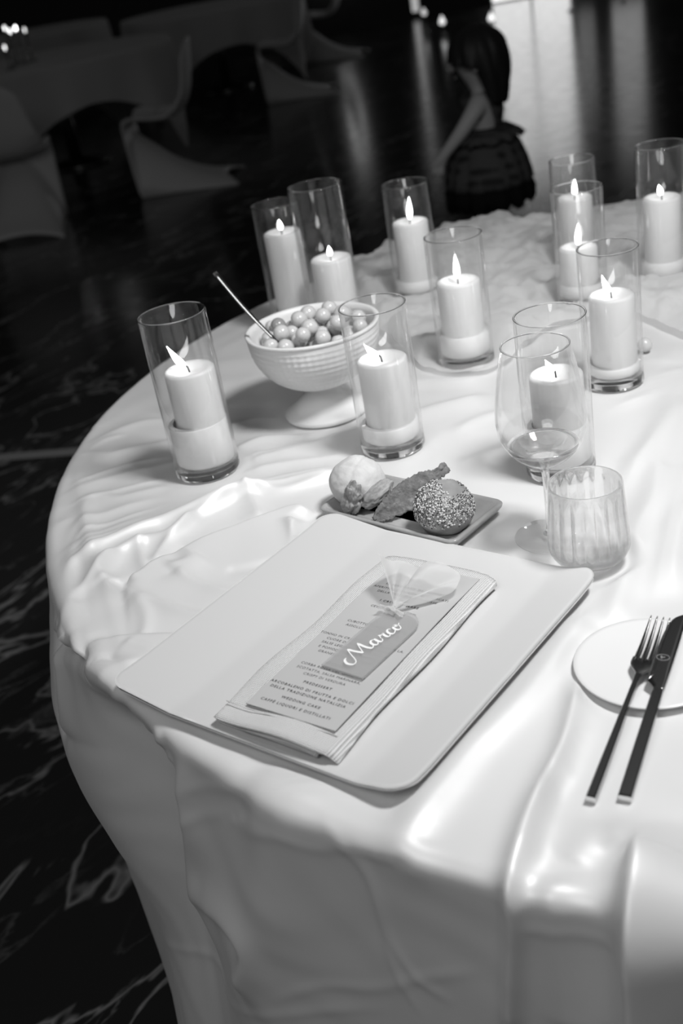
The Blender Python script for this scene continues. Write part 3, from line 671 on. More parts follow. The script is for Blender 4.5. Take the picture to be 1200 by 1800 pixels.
NAP_C = Vector((.0215, -.022, 0)); NAP_R = math.radians(1.5)
def chw(x, y, z): p = CHC + CHU * x + CHV * y; return Vector((p[0], p[1], TZ + z))
nk = empty('napkin', chw(NAP_C.x, NAP_C.y, .0078), CH_ANG + NAP_R); tag(nk, 'folded white woven napkin lying on the charger under the menu card', 'napkin')
sec = catmull([(-.030, .0075), (.0, .0088), (.03, .0098), (.043, .0092), (.046, .0072), (.040, .0058), (.0, .0052), (-.035, .0050), (-.052, .0052), (-.0595, .0072), (-.0605, .0105), (-.056, .0135), (-.045, .0140), (0, .0136), (.045, .0134), (.0545, .0128), (.0600, .0095), (.0600, .0045), (.0555, .0012), (.045, .0005), (0, .0004), (-.03, .0006)], 96)
NY = 40; vs = []
for i, (u, z) in enumerate(sec):
    for j in range(NY):
        y = -.133 + .266 * j / (NY - 1); e = max(0, 1 - (y + .133) / .06); e2 = max(0, 1 - (.133 - y) / .05)
        zz_ = z * (1 - .12 * e2) * (1 + .18 * e * math.sin(u * 55 + 1)) + .0008 * math.sin(y * 55 + u * 30) * (z / .014)
        uu_ = u * (1 + .05 * e * math.sin(z * 500)) + .0014 * math.sin(y * 38 + 1.0) * (1 if abs(u) > .05 else .3)
        corner = .02 * max(0, abs(u) / .06 - .55) ** 2 if e2 > 0 else 0
        vs.append((uu_, y - corner * e2 - .0025 * e * math.sin(i * .13), max(.0004, zz_)))
o = mk('folded_cloth', vs, grid_faces(len(sec), NY), M['linen'], nk); md = o.modifiers.new('thick', 'SOLIDIFY'); md.thickness = .0010; md.offset = 0
tube('hem_seam', [(-.057, -.116, .0150), (-.03, -.117, .0153), (0, -.116, .0150), (.03, -.116, .0150), (.054, -.115, .0146)], .0005, M['linen'], nk, 6)

MEN_C = (.0265, -.0185); MEN_R = math.radians(2.0); MZ = .0078 + .0150
mn = empty('menu_card', chw(MEN_C[0], MEN_C[1], MZ), CH_ANG + MEN_R); tag(mn, 'grey printed menu card lying on the napkin', 'menu card')
mw, ml = .0445, .1165
def menu_z(y): return .0012 - .0022 * max(0, (y - .02) / .1) ** 2 + .0004
vs = []
for i in range(2):
    for j in range(25):
        y = -ml + 2 * ml * j / 24
        vs.append(((-mw, mw)[i], y, menu_z(y)))
o = mk('card', vs, grid_faces(2, 25), M['card'], mn, False); md = o.modifiers.new('thick', 'SOLIDIFY'); md.thickness = .0007; md.offset = -1
def text_mesh(name, txt, size, mt, parent, x, y, z, space=1.25, bold=0., align='CENTER'):
    c = bpy.data.curves.new(name, 'FONT'); c.body = txt; c.size = size; c.align_x = align; c.space_character = space; c.offset = bold; c.resolution_u = 2
    t = bpy.data.objects.new(name, c); COL.objects.link(t); dg = bpy.context.evaluated_depsgraph_get(); me = bpy.data.meshes.new_from_object(t.evaluated_get(dg))
    bpy.data.objects.remove(t); bpy.data.curves.remove(c); me.materials.clear(); me.materials.append(mt)
    o = bpy.data.objects.new(name, me); COL.objects.link(o); o.parent = parent; o.location = (x, y, z); return o
LINES = [('IL PERCORSO DEI SAPORI', 1, .0775), ('APERITIVO CON ASSAGGI RICERCATI', 0, .0705), ('DELLA TRADIZIONE PUGLIESE', 0, .0640), ('I CRUDI DI MARE', 1, .0510), ('CEVICHE CON FRUTTI', 0, .0405),
         ('CUBOTTO DI PASTA FRESCA', 0, .0130), ('ASSOLUTO DI CROSTACEI', 0, .0068), ('TONNO IN CROSTA, BURRATA ALLA LA,', 0, -.0105), ('CUORE DI MARE AL PROFUMO', 0, -.0165), ('SALSE LEGGERE ALLA PASTELLA', 0, -.0225), ('E POMODORO DEL PENDOLO,', 0, -.0290), ('GRANELLA DI PISTACCHIO', 0, -.0350),
         ('SECONDO', 1, -.0470), ('CORBA ROSSA DEL GARGANO', 0, -.0545), ('SCOTATTA, SALSA MARINARA,', 0, -.0605), ('CRISPY DI VERDURA', 0, -.0665), ('PREDESSERT', 1, -.0760), ('ARCOBALENO DI FRUTTA E DOLCI', 1, -.0845), ('DELLA TRADIZIONE NATALIZIA', 1, -.0905), ('WEDDING CAKE', 1, -.0995), ('CAFFÈ LIQUORI E DISTILLATI', 1, -.1075)]
for txt, bd, y in LINES:
    text_mesh('printed_line', txt, .0042, M['ink'], mn, -.002, y, menu_z(y) + .00012, 1.28 if bd else 1.12, .00008 if bd else 0)

TG = chw(.0385, -.0300, MZ + .0032); tg = empty('name_tag', TG, CH_ANG + math.radians(-1.5)); tag(tg, 'frosted clear arched name tag lettered Marco tied with sheer ribbon', 'name tag')
tw = .0215; ol = [(-tw, -.043), (tw, -.043), (tw, .030)] + [(tw * math.cos(a), .030 + .0225 * math.sin(a)) for a in np.linspace(.25, math.pi - .25, 14)] + [(-tw, .030)]
bm = bmesh.new(); fce = bm.faces.new([bm.verts.new((x, y, 0)) for x, y in ol]); ex = bmesh.ops.extrude_face_region(bm, geom=[fce]); bmesh.ops.translate(bm, verts=[e for e in ex['geom'] if isinstance(e, bmesh.types.BMVert)], vec=(0, 0, .0022)); bmesh.ops.recalc_face_normals(bm, faces=bm.faces)
bmesh.ops.bevel(bm, geom=[e for e in bm.edges if abs(e.verts[0].co.z - e.verts[1].co.z) < 1e-6], offset=.0003, segments=2, affect='EDGES')
mk_bm('plate', bm, M['acrylic'], tg, True, sharp=35)
# the lettering: pen strokes of a script hand, along the tag (x runs from bottom to top of the tag, y to its left)
def pen(name, strokes, sx, wmin, wmax, org, dx, dy, z, mt, parent):
    vs, fs = [], []
    for P in strokes:
        C = catmull([(p[0], p[1]) for p in P], 10 * len(P)); n = len(C); b0 = len(vs)
        for i in range(n):
            t = C[min(i + 1, n - 1)] - C[max(i - 1, 0)]; t /= (np.linalg.norm(t) + 1e-9); nv_ = np.array([-t[1], t[0]])
            wd = wmin + (wmax - wmin) * max(0, -t[1]) ** 1.2; wd *= min(1, .45 + 6 * min(i, n - 1 - i) / n)
            for s_ in (-1, 1):
                q = (C[i] + nv_ * s_ * wd / sx) * sx; w_ = org + dx * q[0] + dy * q[1]; vs.append((w_[0], w_[1], z + .00002 * len(fs) / 500))
        for i in range(n - 1): fs.append((b0 + 2 * i, b0 + 2 * i + 2, b0 + 2 * i + 3, b0 + 2 * i + 1))
    o = mk(name, vs, fs, mt, parent, False); md = o.modifiers.new('thick', 'SOLIDIFY'); md.thickness = .0003; md.offset = 1; return o
strokes = [
    [(.10, .55), (-.10, .42), (-.22, .10), (-.08, -.22), (.18, -.18), (.34, .12), (.48, .55), (.66, 1.0), (.70, 1.08)],
    [(.70, 1.08), (.78, .70), (.92, .30), (1.0, .10)], [(1.0, .10), (1.14, .45), (1.32, .85), (1.42, 1.05)], [(1.42, 1.05), (1.42, .70), (1.46, .30), (1.58, .03), (1.74, .08), (1.85, .25)],
    [(2.22, .50), (2.05, .58), (1.88, .42), (1.86, .16), (2.0, .02), (2.16, .14), (2.25, .36)], [(2.27, .56), (2.24, .28), (2.30, .04), (2.44, .06), (2.55, .22)],
    [(2.52, .26), (2.64, .52), (2.62, .62)], [(2.62, .60), (2.74, .48), (2.88, .52), (2.84, .30), (2.86, .08), (3.0, .04), (3.12, .18)],
    [(3.48, .46), (3.36, .58), (3.18, .44), (3.14, .18), (3.26, .02), (3.44, .08), (3.60, .24)],
    [(3.82, .56), (3.66, .44), (3.62, .18), (3.74, .02), (3.92, .10), (4.0, .34), (3.92, .54), (3.82, .56), (3.86, .40), (4.04, .40), (4.18, .52)]]
pen('lettering', strokes, .0152, .00048, .0012, np.array([.0005, -.030]), np.array([.17, .985]), np.array([-.985, .17]), .0024, M['white_ink'], tg)
# sheer ribbon: knot, fan of two tails, two small ears
def ch_local(px, py, z): p = at(px, py, TZ + z); v_ = np.array([p.x, p.y]) - np.array([TG.x, TG.y]); a_ = CH_ANG + math.radians(-1.5); c_, s_ = math.cos(a_), math.sin(a_); return Vector((v_[0] * c_ + v_[1] * s_, -v_[0] * s_ + v_[1] * c_, TZ + z - TG.z))
rb = empty('sheer_ribbon'); rb.parent = tg
kz = MZ + .010
knot = ch_local(692, 1066, kz)
edge = catmull([ch_local(*p) for p in ((664, 972, kz + .030), (684, 985, kz + .012), (706, 985, kz + .004), (735, 998, kz + .003), (752, 986, kz + .010), (775, 990, kz + .014), (808, 1008, kz + .006), (806, 1026, kz + .002), (785, 1044, kz - .002), (740, 1050, kz - .002))], 70)
vs = []
for i, e in enumerate(edge):
    e = Vector(e)
    for j in range(20):
        t = j / 19; p = knot.lerp(e, t); a_ = i / 69
        p.z += .0035 * math.sin(a_ * 26) * math.sin(t * math.pi * .9) * (1 - .5 * t) + .006 * math.sin(t * math.pi) * (.4 + .6 * math.sin(a_ * 5))
        p.x += .001 * math.sin(a_ * 20 + 3 * t); vs.append(p)
mk('ribbon_fan', vs, grid_faces(70, 20), M['organza'], rb); rb.name = 'ribbon'
vs = []
for i in range(24):
    a_ = 2 * math.pi * i / 24
    for j in range(9):
        t = j / 8; r = .0022 + .0028 * abs(t - .45) * 2; r *= 1 + .25 * math.sin(a_ * 5 + t * 3)
        dirk = (Vector(edge[35]) - knot); dirk.z = 0; dirk.normalize(); sd = Vector((-dirk.y, dirk.x, 0)); vs.append(knot + dirk * (-.007 + .013 * t) + sd * math.cos(a_) * r * 1.5 + Vector((0, 0, 1)) * (math.sin(a_) * r * .7 - .001))
mk('knot', vs, grid_faces(24, 9, True), M['organza'], rb)
for sg in (-1, 1):
    vs = []
    dirk = (knot - Vector(edge[35])); dirk.z = 0; dirk.normalize(); sd = Vector((-dirk.y, dirk.x, 0)) * sg
    for i in range(10):
        for j in range(8):
            t, u_ = i / 9, j / 7 - .5; vs.append(knot + dirk * (.002 + .003 * t) + sd * (.001 + .013 * t) + dirk * u_ * (.003 + .006 * t) + Vector((0, 0, -.002 * t + .0016 * math.sin(u_ * 9 + t * 4))))
    mk('ear', vs, grid_faces(10, 8), M['organza'], rb)

# ================================================================== SMALL PLATE WITH BREAD
pa = math.atan2(PLU.y, PLU.x); sp_ = empty('bread_tray', (PLC.x, PLC.y, TZ + .0005), pa); tag(sp_, 'small oblong grey stoneware plate carrying bread rolls and crispbread', 'plate')
vs = []; rows = 0
for (hx, hy, r, z) in ((PLX - .012, PLY - .012, .006, .0), (PLX - .006, PLY - .006, .008, .002), (PLX - .0005, PLY - .0005, .010, .0095), (PLX, PLY, .010, .0118), (PLX - .001, PLY - .001, .010, .0132), (PLX - .004, PLY - .004, .008, .0132), (PLX - .0065, PLY - .0065, .007, .0115), (PLX - .012, PLY - .012, .006, .0075), (PLX - .018, PLY - .018, .005, .0062), (PLX - .03, PLY - .03, .003, .006)):
    vs += [(x, y, z) for x, y in rounded_rect(hx, hy, r, 6)]; rows += 1
fs = grid_faces(rows, 28, False, True); fs.append(tuple(range(28))[::-1]); fs.append(tuple(range((rows - 1) * 28, rows * 28)))
mk('plate_body', vs, fs, M['stoneware'], sp_)
def blob(name, rx, ry, rz_, amp, seed, mt, parent=None, loc=None, rot=(0, 0, 0), n=40, freq=2., flat=None, fn=None):
    bm = bmesh.new(); bmesh.ops.create_icosphere(bm, subdivisions=5 if n > 30 else 4, radius=1)
    for v_ in bm.verts:
        d_ = v_.co.normalized(); k = 1 + amp * noise.noise((d_.x * freq + seed, d_.y * freq, d_.z * freq)) + .4 * amp * noise.noise((d_.x * freq * 3, d_.y * freq * 3 + seed, d_.z * freq * 3))
        if fn: k *= fn(d_)
        v_.co = Vector((d_.x * rx * k, d_.y * ry * k, d_.z * rz_ * k))
        if flat is not None and v_.co.z < -flat: v_.co.z = -flat - (v_.co.z + flat) * -.1
    o = mk_bm(name, bm, mt, parent, True, loc); o.rotation_euler = rot; return o
PZ = TZ + .0066
p = at(633, 878, PZ)
o = blob('bread_roll', .0305, .0305, .0275, .05, 1, M['bread'], None, (p.x, p.y, PZ + .0225), flat=.0215, fn=lambda d: 1 - .05 * math.exp(-((d.x * .8 - d.y * .5 - .22) / .05) ** 2) * max(0, d.z)); tag(o, 'pale floury round bread roll at the back left of the small plate', 'bread roll')
p = at(781, 898, PZ + .018)
rl = empty('seeded_roll', (p.x, p.y, PZ + .0215)); tag(rl, 'dark round roll coated with sesame and poppy seeds on the small plate', 'bread roll')
rc_ = blob('crust', .0305, .0305, .0285, .04, 5, M['dark_bread'], rl, (0, 0, 0), flat=.0205)
def seeds(name, n, sx, sy, sz, mt, seed, bare):
    r_ = random.Random(seed); bm = bmesh.new(); pts = [(v_.co.copy(), v_.normal.copy()) for v_ in rc_.data.vertices if v_.co.z > -.012]
    for _ in range(n):
        co, no = r_.choice(pts); d_ = co.normalized()
        if .55 * noise.noise((d_.x * 3, d_.y * 3, d_.z * 3 + 3)) + (d_ - Vector((.33, -.1, .94))).length + r_.uniform(-.10, .10) < .50 + bare: continue
        if d_.z < -.30 + .30 * r_.random(): continue
        q = no.to_track_quat('Z', 'X').to_matrix().to_4x4(); mt_ = Matrix.Translation(co + no * .0002 + Vector((r_.uniform(-.0006, .0006), r_.uniform(-.0006, .0006), 0))) @ q @ Matrix.Rotation(r_.uniform(0, 6.28), 4, 'Z') @ Matrix.Diagonal((sx, sy, sz, 1))
        bmesh.ops.create_icosphere(bm, subdivisions=1, radius=1, matrix=mt_)
    o = mk_bm(name, bm, mt, rl); tag(o, kind='stuff'); return o
seeds('sesame_seeds', 1000, .0015, .0010, .0006, M['seed_pale'], 3, .06); seeds('poppy_seeds', 2600, .0006, .0006, .0005, M['seed_dark'], 4, .0)
p = at(642, 872, PZ + .022)
ft = tag(blob('fritter', .0095, .0120, .0195, .30, 9, M['fritter'], None, at(624, 904, PZ) + Vector((0, 0, .0185)), (.25, .25, .4), 40, 2.2, fn=lambda d: 1 - .22 * math.exp(-((d.z - .15) / .14) ** 2)), 'small knobbly fried dough twist standing in front of the pale roll', 'fritter')
ft2 = tag(blob('fritter', .0205, .0095, .0095, .16, 14, M['fritter'], None, at(668, 898, PZ) + Vector((0, .004, .0185)), (.0, -.45, .35), 40, 2.), 'finger-shaped fried dough stick leaning beside the knobbly twist', 'fritter')
# crispbread: a thin ragged sheet leaning on the seeded roll
A_, B_ = at(657, 914, PZ + .0075), on_plane(786, 820, at(700, 900, PZ).y + .022)
L_ = (B_ - A_); ax = L_.normalized(); side = Vector((0, 0, 1)).cross(ax).normalized() * -1; nrm = ax.cross(side)
wid = lambda t: .007 + .023 * math.sin(math.pi * min(1, t * 1.12) ** 1.1) ** .8 if t < .86 else .011
vs, fs = [], []; NI, NJ = 90, 14
up_dir = (Vector((0, 0, 1)) * .80 - side * .0 + Vector((-.2, .55, 0))).normalized(); up_dir = (up_dir - ax * up_dir.dot(ax)).normalized()
for i in range(NI):
    t = i / (NI - 1); w_ = wid(t)
    for j in range(NJ):
        u_ = j / (NJ - 1) - .5; rag = (.0045 * noise.noise((t * 16, 9 if u_ > 0 else 0, 2)) + .003 * noise.noise((t * 45, 9 if u_ > 0 else 0, 5))) * max(0, abs(u_) * 2 - .3)
        P = A_ + L_ * t + up_dir * (u_ * w_ + rag) + ax.cross(up_dir) * (.0022 * noise.noise((t * 7, u_ * 5, 1)) + .0010 * noise.noise((t * 30, u_ * 18, 5)))
        vs.append(P)
cs = mk('crispbread', vs, grid_faces(NI, NJ), M['crisp']); md = cs.modifiers.new('thick', 'SOLIDIFY'); md.thickness = .0022; md.offset = 0; tag(cs, 'dark ragged sheet of crispbread propped across the small plate', 'crispbread')

# ================================================================== WINE GLASS, TUMBLER
wg = empty('wine_glass', (WINE.x, WINE.y, TZ + .0005)); tag(wg, 'empty stemmed wine glass standing behind the fluted tumbler', 'wine glass')
WH = .200
outer = catmull([(.0035, .0735), (.006, .0765), (.018, .0835), (.030, .0935), (.0395, .108), (.0425, .124), (.0415, .145), (.0375, .170), (.0335, .190), (.0315, WH)], 40)
inn = catmull([(.0303, WH), (.0323, .190), (.0363, .170), (.0403, .145), (.0412, .124), (.0378, .109), (.0270, .0965), (.0140, .0885), (0, .0865)], 36)
bowl_prof = [(0, .0715)] + [tuple(p) for p in outer] + [(.0309, WH + .0005)] + [(max(0, p[0]), p[1]) for p in inn]
co = [tuple(p) for p in outer if p[1] > .0992]; ci = [(max(0, p[0]), p[1]) for p in inn if p[1] > .1022]
lathe('cup', co + [(.0309, WH + .0005)] + ci, M['glass'], wg, 72)
lathe('lip', [(.0309 + .0009 * math.cos(a), WH + .0007 * math.sin(a)) for a in np.linspace(0, 2 * math.pi, 9)[:-1]], M['glass_solid'], wg, 72, closed=True)
lathe('stem', [(0, .0036), (.0075, .0038), (.0050, .006), (.0038, .012), (.0034, .03), (.0034, .060), (.0037, .068), (.0040, .0735), (.0065, .0768)] + [tuple(p) for p in outer if .0775 < p[1] < .0990] + [(ci[-1][0], ci[-1][1] - .0006)] + [(max(0, p[0]), p[1]) for p in inn if p[1] < .1016], M['wine_glass'], wg, 64)
lathe('base', [(0, 0), (.034, 0), (.0355, .0006), (.0355, .0012), (.034, .0018), (.012, .0030), (0, .0034)], M['glass'], wg, 64)
tm = empty('fluted_tumbler', (TUMB.x, TUMB.y, TZ + .0005)); tag(tm, 'short clear drinking glass with vertical flutes beside the charger', 'tumbler')
TH = .083
oprof = [(0, .001), (.018, .0005), (.026, .002), (.033, .008), (.0372, .016), (.0378, .022), (.0372, .035), (.0358, .055), (.0345, .072), (.0338, TH - .0008), (.0332, TH)]
iprof = [(.0326, TH), (.0322, TH - .0008), (.0328, .072), (.0338, .055), (.0350, .035), (.0352, .024), (.0330, .016), (.026, .011), (.015, .009), (0, .0088)]
prof = oprof + iprof; no_ = len(oprof)
def fl_(k, r, a):
    if k < no_: return r
    z = prof[k][1]; amp = .0010 * min(1, max(0, (TH - .004 - z) / .012)) * min(1, r / .025); return r + amp * (abs(math.cos(a * 9)) * 2 - 1)
# denser rings
def dens(P, n): return [tuple(q) for q in np.array([np.interp(np.linspace(0, 1, n), np.linspace(0, 1, len(P)), [p[i] for p in P]) for i in range(2)]).T]
oprof, iprof = [(max(0, a_), b_) for a_, b_ in catmull(oprof, 40)], [(max(0, a_), b_) for a_, b_ in catmull(iprof, 40)]
oprof[0] = (0, .001); iprof[-1] = (0, .0088); prof = oprof + iprof; no_ = len(oprof)
lathe('fluted_wall', prof, M['glass_stem'], tm, 216, flute=fl_)

# ================================================================== BREAD PLATE, FORK, KNIFE
bp = empty('side_plate', BPL + Vector((0, 0, .0005))); tag(bp, 'small round white side plate under the fork and knife', 'plate')
BR_ = .060
lathe('plate_body', [(0, .0005), (.028, .0005), (.030, 0), (.033, 0), (.034, .001), (.048, .0032), (BR_, .0052), (BR_ + .0006, .0062), (BR_, .0070), (.056, .0066), (.044, .0052), (.034, .0042), (0, .0040)], M['porcelain'], bp, 80)
def oriented(name, A, B, label, cat):
    d_ = (B - A); x = d_.normalized(); y = Vector((0, 0, 1)).cross(x).normalized(); z = x.cross(y)
    o = bpy.data.objects.new(name, None); COL.objects.link(o); o.empty_display_size = .02
    o.matrix_world = Matrix(((x.x, y.x, z.x, A.x), (x.y, y.y, z.y, A.y), (x.z, y.z, z.z, A.z), (0, 0, 0, 1))); tag(o, label, cat); return o, d_.length
def rod(name, secs, mt, parent):
    """secs: (x, half width, half height, z)"""
    vs = []
    for (x, hw, hh, z) in secs:
        b = .25
        for (a_, c_) in ((1, -1 + b), (1, 1 - b), (1 - b, 1), (-1 + b, 1), (-1, 1 - b), (-1, -1 + b), (-1 + b, -1), (1 - b, -1)): vs.append((x, a_ * hw, z + c_ * hh))
    fs = grid_faces(len(secs), 8, False, True); fs.append(tuple(range(8))[::-1]); e = (len(secs) - 1) * 8; fs.append(tuple(range(e, e + 8)))
    return mk(name, vs, fs, mt, parent, True, sharp=25)
fk, FL = oriented('fork', FORK_A, FORK_B, 'dark steel dinner fork with four tines resting on the side plate', 'fork')
rod('handle', [(.0015, .0034, .0034, .003), (.03, .0033, .0033, .003), (.07, .0027, .0028, .0035), (.10, .0021, .0023, .0040), (.122, .0019, .0019, .0040), (.132, .0024, .0014, .0036)], M['steel'], fk)
rod('handle_end', [(0, .0034, .0034, .003), (.0015, .0034, .0034, .003)], M['chrome_end'], fk)
neck0, tine0, tip = .130, .158, FL
def fz_(x):
    t = (x - neck0) / (tip - neck0); return .0036 - .0075 * math.sin(math.pi * min(1, t * 1.0)) * (1 - .2 * t) + .0
vs = []
for i in range(18):
    x = neck0 + (tine0 - neck0) * i / 17; t = i / 17; hw = .0024 + (.0112 - .0024) * smooth(np.array(t), .05, .75)
    for j in range(13):
        u_ = -1 + j / 6; vs.append((x, hw * u_, fz_(x) - .0012 * (1 - u_ * u_) * t))
o = mk('fork_head', vs, grid_faces(18, 13), M['steel'], fk); md = o.modifiers.new('thick', 'SOLIDIFY'); md.thickness = .0016; md.offset = 0
for k in range(4):
    c0 = -.0112 + .0224 * (k + .5) / 4; secs = []
    for i in range(12):
        t = i / 11; x = tine0 - .004 + (tip - tine0 + .004) * t; hw = .0023 * (1 - .70 * t ** 1.6) if i < 11 else .0004; secs.append((x, hw, .0009 * (1 - .4 * t), fz_(x), c0 * (1 - .10 * t)))
    vs = []
    for (x, hw, hh, z, c_) in secs:
        for a_ in range(8): q = 2 * math.pi * a_ / 8; vs.append((x, c_ + hw * math.cos(q), z + hh * math.sin(q)))
    fs = grid_faces(12, 8, False, True); fs.append(tuple(range(8))[::-1]); fs.append(tuple(range(88, 96))); mk('tine', vs, fs, M['steel'], fk)
kn, KL = oriented('knife', KN_A, KN_B, 'dark steel table knife with etched oval mark leaning on the side plate', 'knife')
KB = .112
rod('handle', [(.002, .0046, .0030, .003), (.06, .0043, .0028, .003), (KB - .006, .0040, .0026, .003), (KB, .0038, .0024, .003)], M['steel'], kn)
rod('handle_end', [(0, .0046, .0030, .003), (.002, .0046, .0030, .003)], M['chrome_end'], kn)
top_ = [(KB, .0038), (KB + .003, .0048), (KB + .008, .0095), (KB + .012, .0105), (KB + .05, .0100), (KB + .072, .0082), (KB + .085, .0045), (KB + .092, -.0030)]
bot_ = [(KB, -.0038), (KB + .02, -.0045), (KB + .05, -.0050), (KB + .075, -.0050), (KB + .088, -.0044), (KB + .092, -.0032)]
ct = catmull(top_, 40); cb = catmull(bot_, 40); vs = []
for i in range(40):
    for j in range(5):
        p = ct[i] + (cb[i] - ct[i]) * j / 4; vs.append((p[0], p[1], .0034))
o = mk('blade', vs, grid_faces(40, 5), M['steel'], kn); md = o.modifiers.new('thick', 'SOLIDIFY'); md.thickness = .0014; md.offset = 0
mc = (KB + .036, .0036)
ring = [(mc[0] + .0034 * math.cos(a_) , mc[1] + .0050 * math.sin(a_)) for a_ in np.linspace(0, 2 * math.pi, 33)]
pen('etched_mark', [ring], 1., .00012, .00012, np.array([0., 0.]), np.array([1., 0]), np.array([0, 1.]), .0043, M['etch'], kn)
pen('etched_letters', [[(0, .9), (.1, .3), (0, -.6)], [(.0, .95), (.5, .8), (.3, .3), (.7, -.1), (.3, -.7), (-.1, -.5)], [(.9, .3), (.8, -.2), (1.1, -.2)], [(1.2, .25), (1.3, -.2), (1.5, .1), (1.7, -.2), (1.9, .35)]], .0017, .00010, .00016, np.array([mc[0] - .0002, mc[1] + .0016]), np.array([.25, -.97]), np.array([.97, .25]), .0043, M['etch'], kn)
# ================================================================== BACKGROUND: guests' tables, cantilever chairs, lights, a small girl
def back_table(cx, cy, R, half, rot, label, tlabel, seed):
    t = empty('round_table', (cx, cy, 0)); tag(t, tlabel, 'table', 'tables in the background')
    lathe('table_top', [(0, .742), (R - .01, .742), (R - .01, .715), (0, .715)], M['white_plastic'], t, 48, sharp=30)
    lathe('pedestal', [(0, 0), (.26, 0), (.26, .02), (.05, .05), (.04, .70), (.2, .715), (0, .716)], M['steel'], t, 24)
    vs = []; nA, nR = 180, 30
    for i in range(nA):
        a = 2 * math.pi * i / nA; reach = half / max(abs(math.cos(a - rot)), abs(math.sin(a - rot))); drop = min(.72, max(.1, reach - R))
        cor = max(0, (reach - half) / (half * .41))
        for j in range(nR):
            if j < 10: r = R * (j / 9.) if j else 0.001; z = .7465
            else:
                u = (j - 9) / (nR - 10); z = .745 - drop * u; r = R + .012 + .05 * u * (math.sin(a * 9 + seed) * .6 + math.sin(a * 17) * .3) + .06 * cor * u
            vs.append((r * math.cos(a), r * math.sin(a), z))
    c = mk('tablecloth', vs, grid_faces(nA, nR, True, False), M['back_cloth'], None, True, (cx, cy, 0)); tag(c, label, 'tablecloth', 'tablecloths in the background')
back_table(-1.45, 8.75, .85, 1.12, math.radians(24), 'pale square cloth with hanging corner on the left background table', 'round table under the cloth at the left in the background', 1.)
back_table(-.35, 11.6, .85, 1.15, math.radians(10), 'pale cloth on the farther background table at the top', 'round table under the farther background cloth at the top', 3.)

back_table(-2.35, 12.6, .9, 1.2, math.radians(40), 'pale cloth on the farthest background table at the top left', 'round table under the farthest cloth at the top left', 5.)

PROF = catmull([(-.235, .83), (-.215, .70), (-.185, .56), (-.135, .46), (-.05, .415), (.06, .415), (.16, .43), (.215, .415), (.222, .37), (.18, .33), (.10, .26), (.0, .17), (-.14, .085), (-.30, .035)], 60)
def chair(x, y, rz, label):
    c = empty('cantilever_chair', (x, y, 0), rz); tag(c, label, 'chair', 'white cantilever chairs in the background')
    nP, nW = 60, 21; part = {'backrest': (0, 24), 'seat': (23, 36), 'foot_shell': (35, 60)}
    P = []
    for i in range(nP):
        px_, pz = PROF[i]; t = i / 59
        hw = np.interp(t, [0, .06, .2, .45, .6, .7, .85, 1], [.12, .185, .235, .245, .235, .215, .225, .265])
        row = []
        for j in range(nW):
            u = -1 + 2 * j / (nW - 1)
            if t < .60: z = pz + .030 * abs(u) ** 3 * (1 if t > .2 else .3); xx = px_ + .03 * u * u * (1 if t < .3 else 0); z -= .05 * u * u * max(0, 1 - t / .06) 
            else:
                k = min(1, (t - .60) / .05); z = pz * (1 - k * abs(u) ** 2.6); xx = px_ - .09 * abs(u) ** 1.5 * max(0, (t - .8) / .2)
            row.append((xx, hw * u, max(.002, z)))
        P.append(row)
    for nm, (a, b) in part.items():
        vs = [p for r in P[a:b] for p in r]; o = mk(nm, vs, grid_faces(b - a, nW), M['white_plastic'], c); md = o.modifiers.new('thick', 'SOLIDIFY'); md.thickness = .012; md.offset = 0
chair(-.62, 7.22, math.radians(176), 'white S-shaped chair side-on with two-pointed foot beside the hanging cloth corner')
chair(-1.50, 6.72, math.radians(92), 'white S-shaped chair cut off by the left photo edge')
chair(.22, 10.25, math.radians(178), 'white S-shaped chair standing by the farther background table')
chair(.72, 12.6, math.radians(168), 'farthest white S-shaped chair near the top of the photo')

# small lights
def lamp(name, px, py, dist, r, label, e, base_z=0., group='small lights in the background'):
    p = on_plane(px, py, dist); t = empty(name, (p.x, p.y, base_z)); tag(t, label, 'candle', group); h = p.z - base_z
    lathe('holder', [(0, 0), (.035, 0), (.035, .006), (.008, .012), (.006, max(.02, h - .05)), (.018, max(.022, h - .045)), (.018, h - .02), (0, h - .02)], M['steel'], t, 16)
    lathe('flame', [(0, h - .02), (r * .7, h - .012), (r, h), (r * .7, h + r), (0, h + 2.2 * r)], emitter('far_flame_%d_%d' % (px, py), e), t, 12)
for px, py, e, lab in ((8, 49, 2.0, 'blurred glass glint at the left photo edge, upper of a stacked pair'), (17, 54, 2.5, 'blurred glass glint second from the left photo edge in the row'), (27, 49, 5., 'brightest blurred glass glint in the row on the left background table'), (43, 52, 1.2, 'dim blurred glass glint at the right end of the row'), (8, 83, 1.5, 'dim blurred glass glint below the row at the left photo edge')):
    lamp('glass_glint', px, py, {8: 8.4 if py < 60 else 8.2, 17: 8.7, 27: 8.5, 43: 8.6}[px], .007, lab, e * 1.6, .747, 'glass glints on the left background table')  # glowing tips on stands, added in place of glints on the table's glasses
for px, py, dist, r, e, lab in ((863, 34, 13.2, .035, 1.2, 'blurred floor light at the left edge of the bright reflection'), (1003, 30, 13.0, .035, 1.2, 'blurred floor light at the right edge of the bright reflection'), (1095, 22, 12.9, .04, 1.6, 'blurred floor light at the far right of the dark floor'), (777, 40, 13.0, .035, .9, 'blurred floor light above and left of the small girl'), (745, 24, 13.6, .03, .6, 'dim blurred floor light near the top centre')):
    lamp('floor_candle', px, py, dist, r, lab, e)
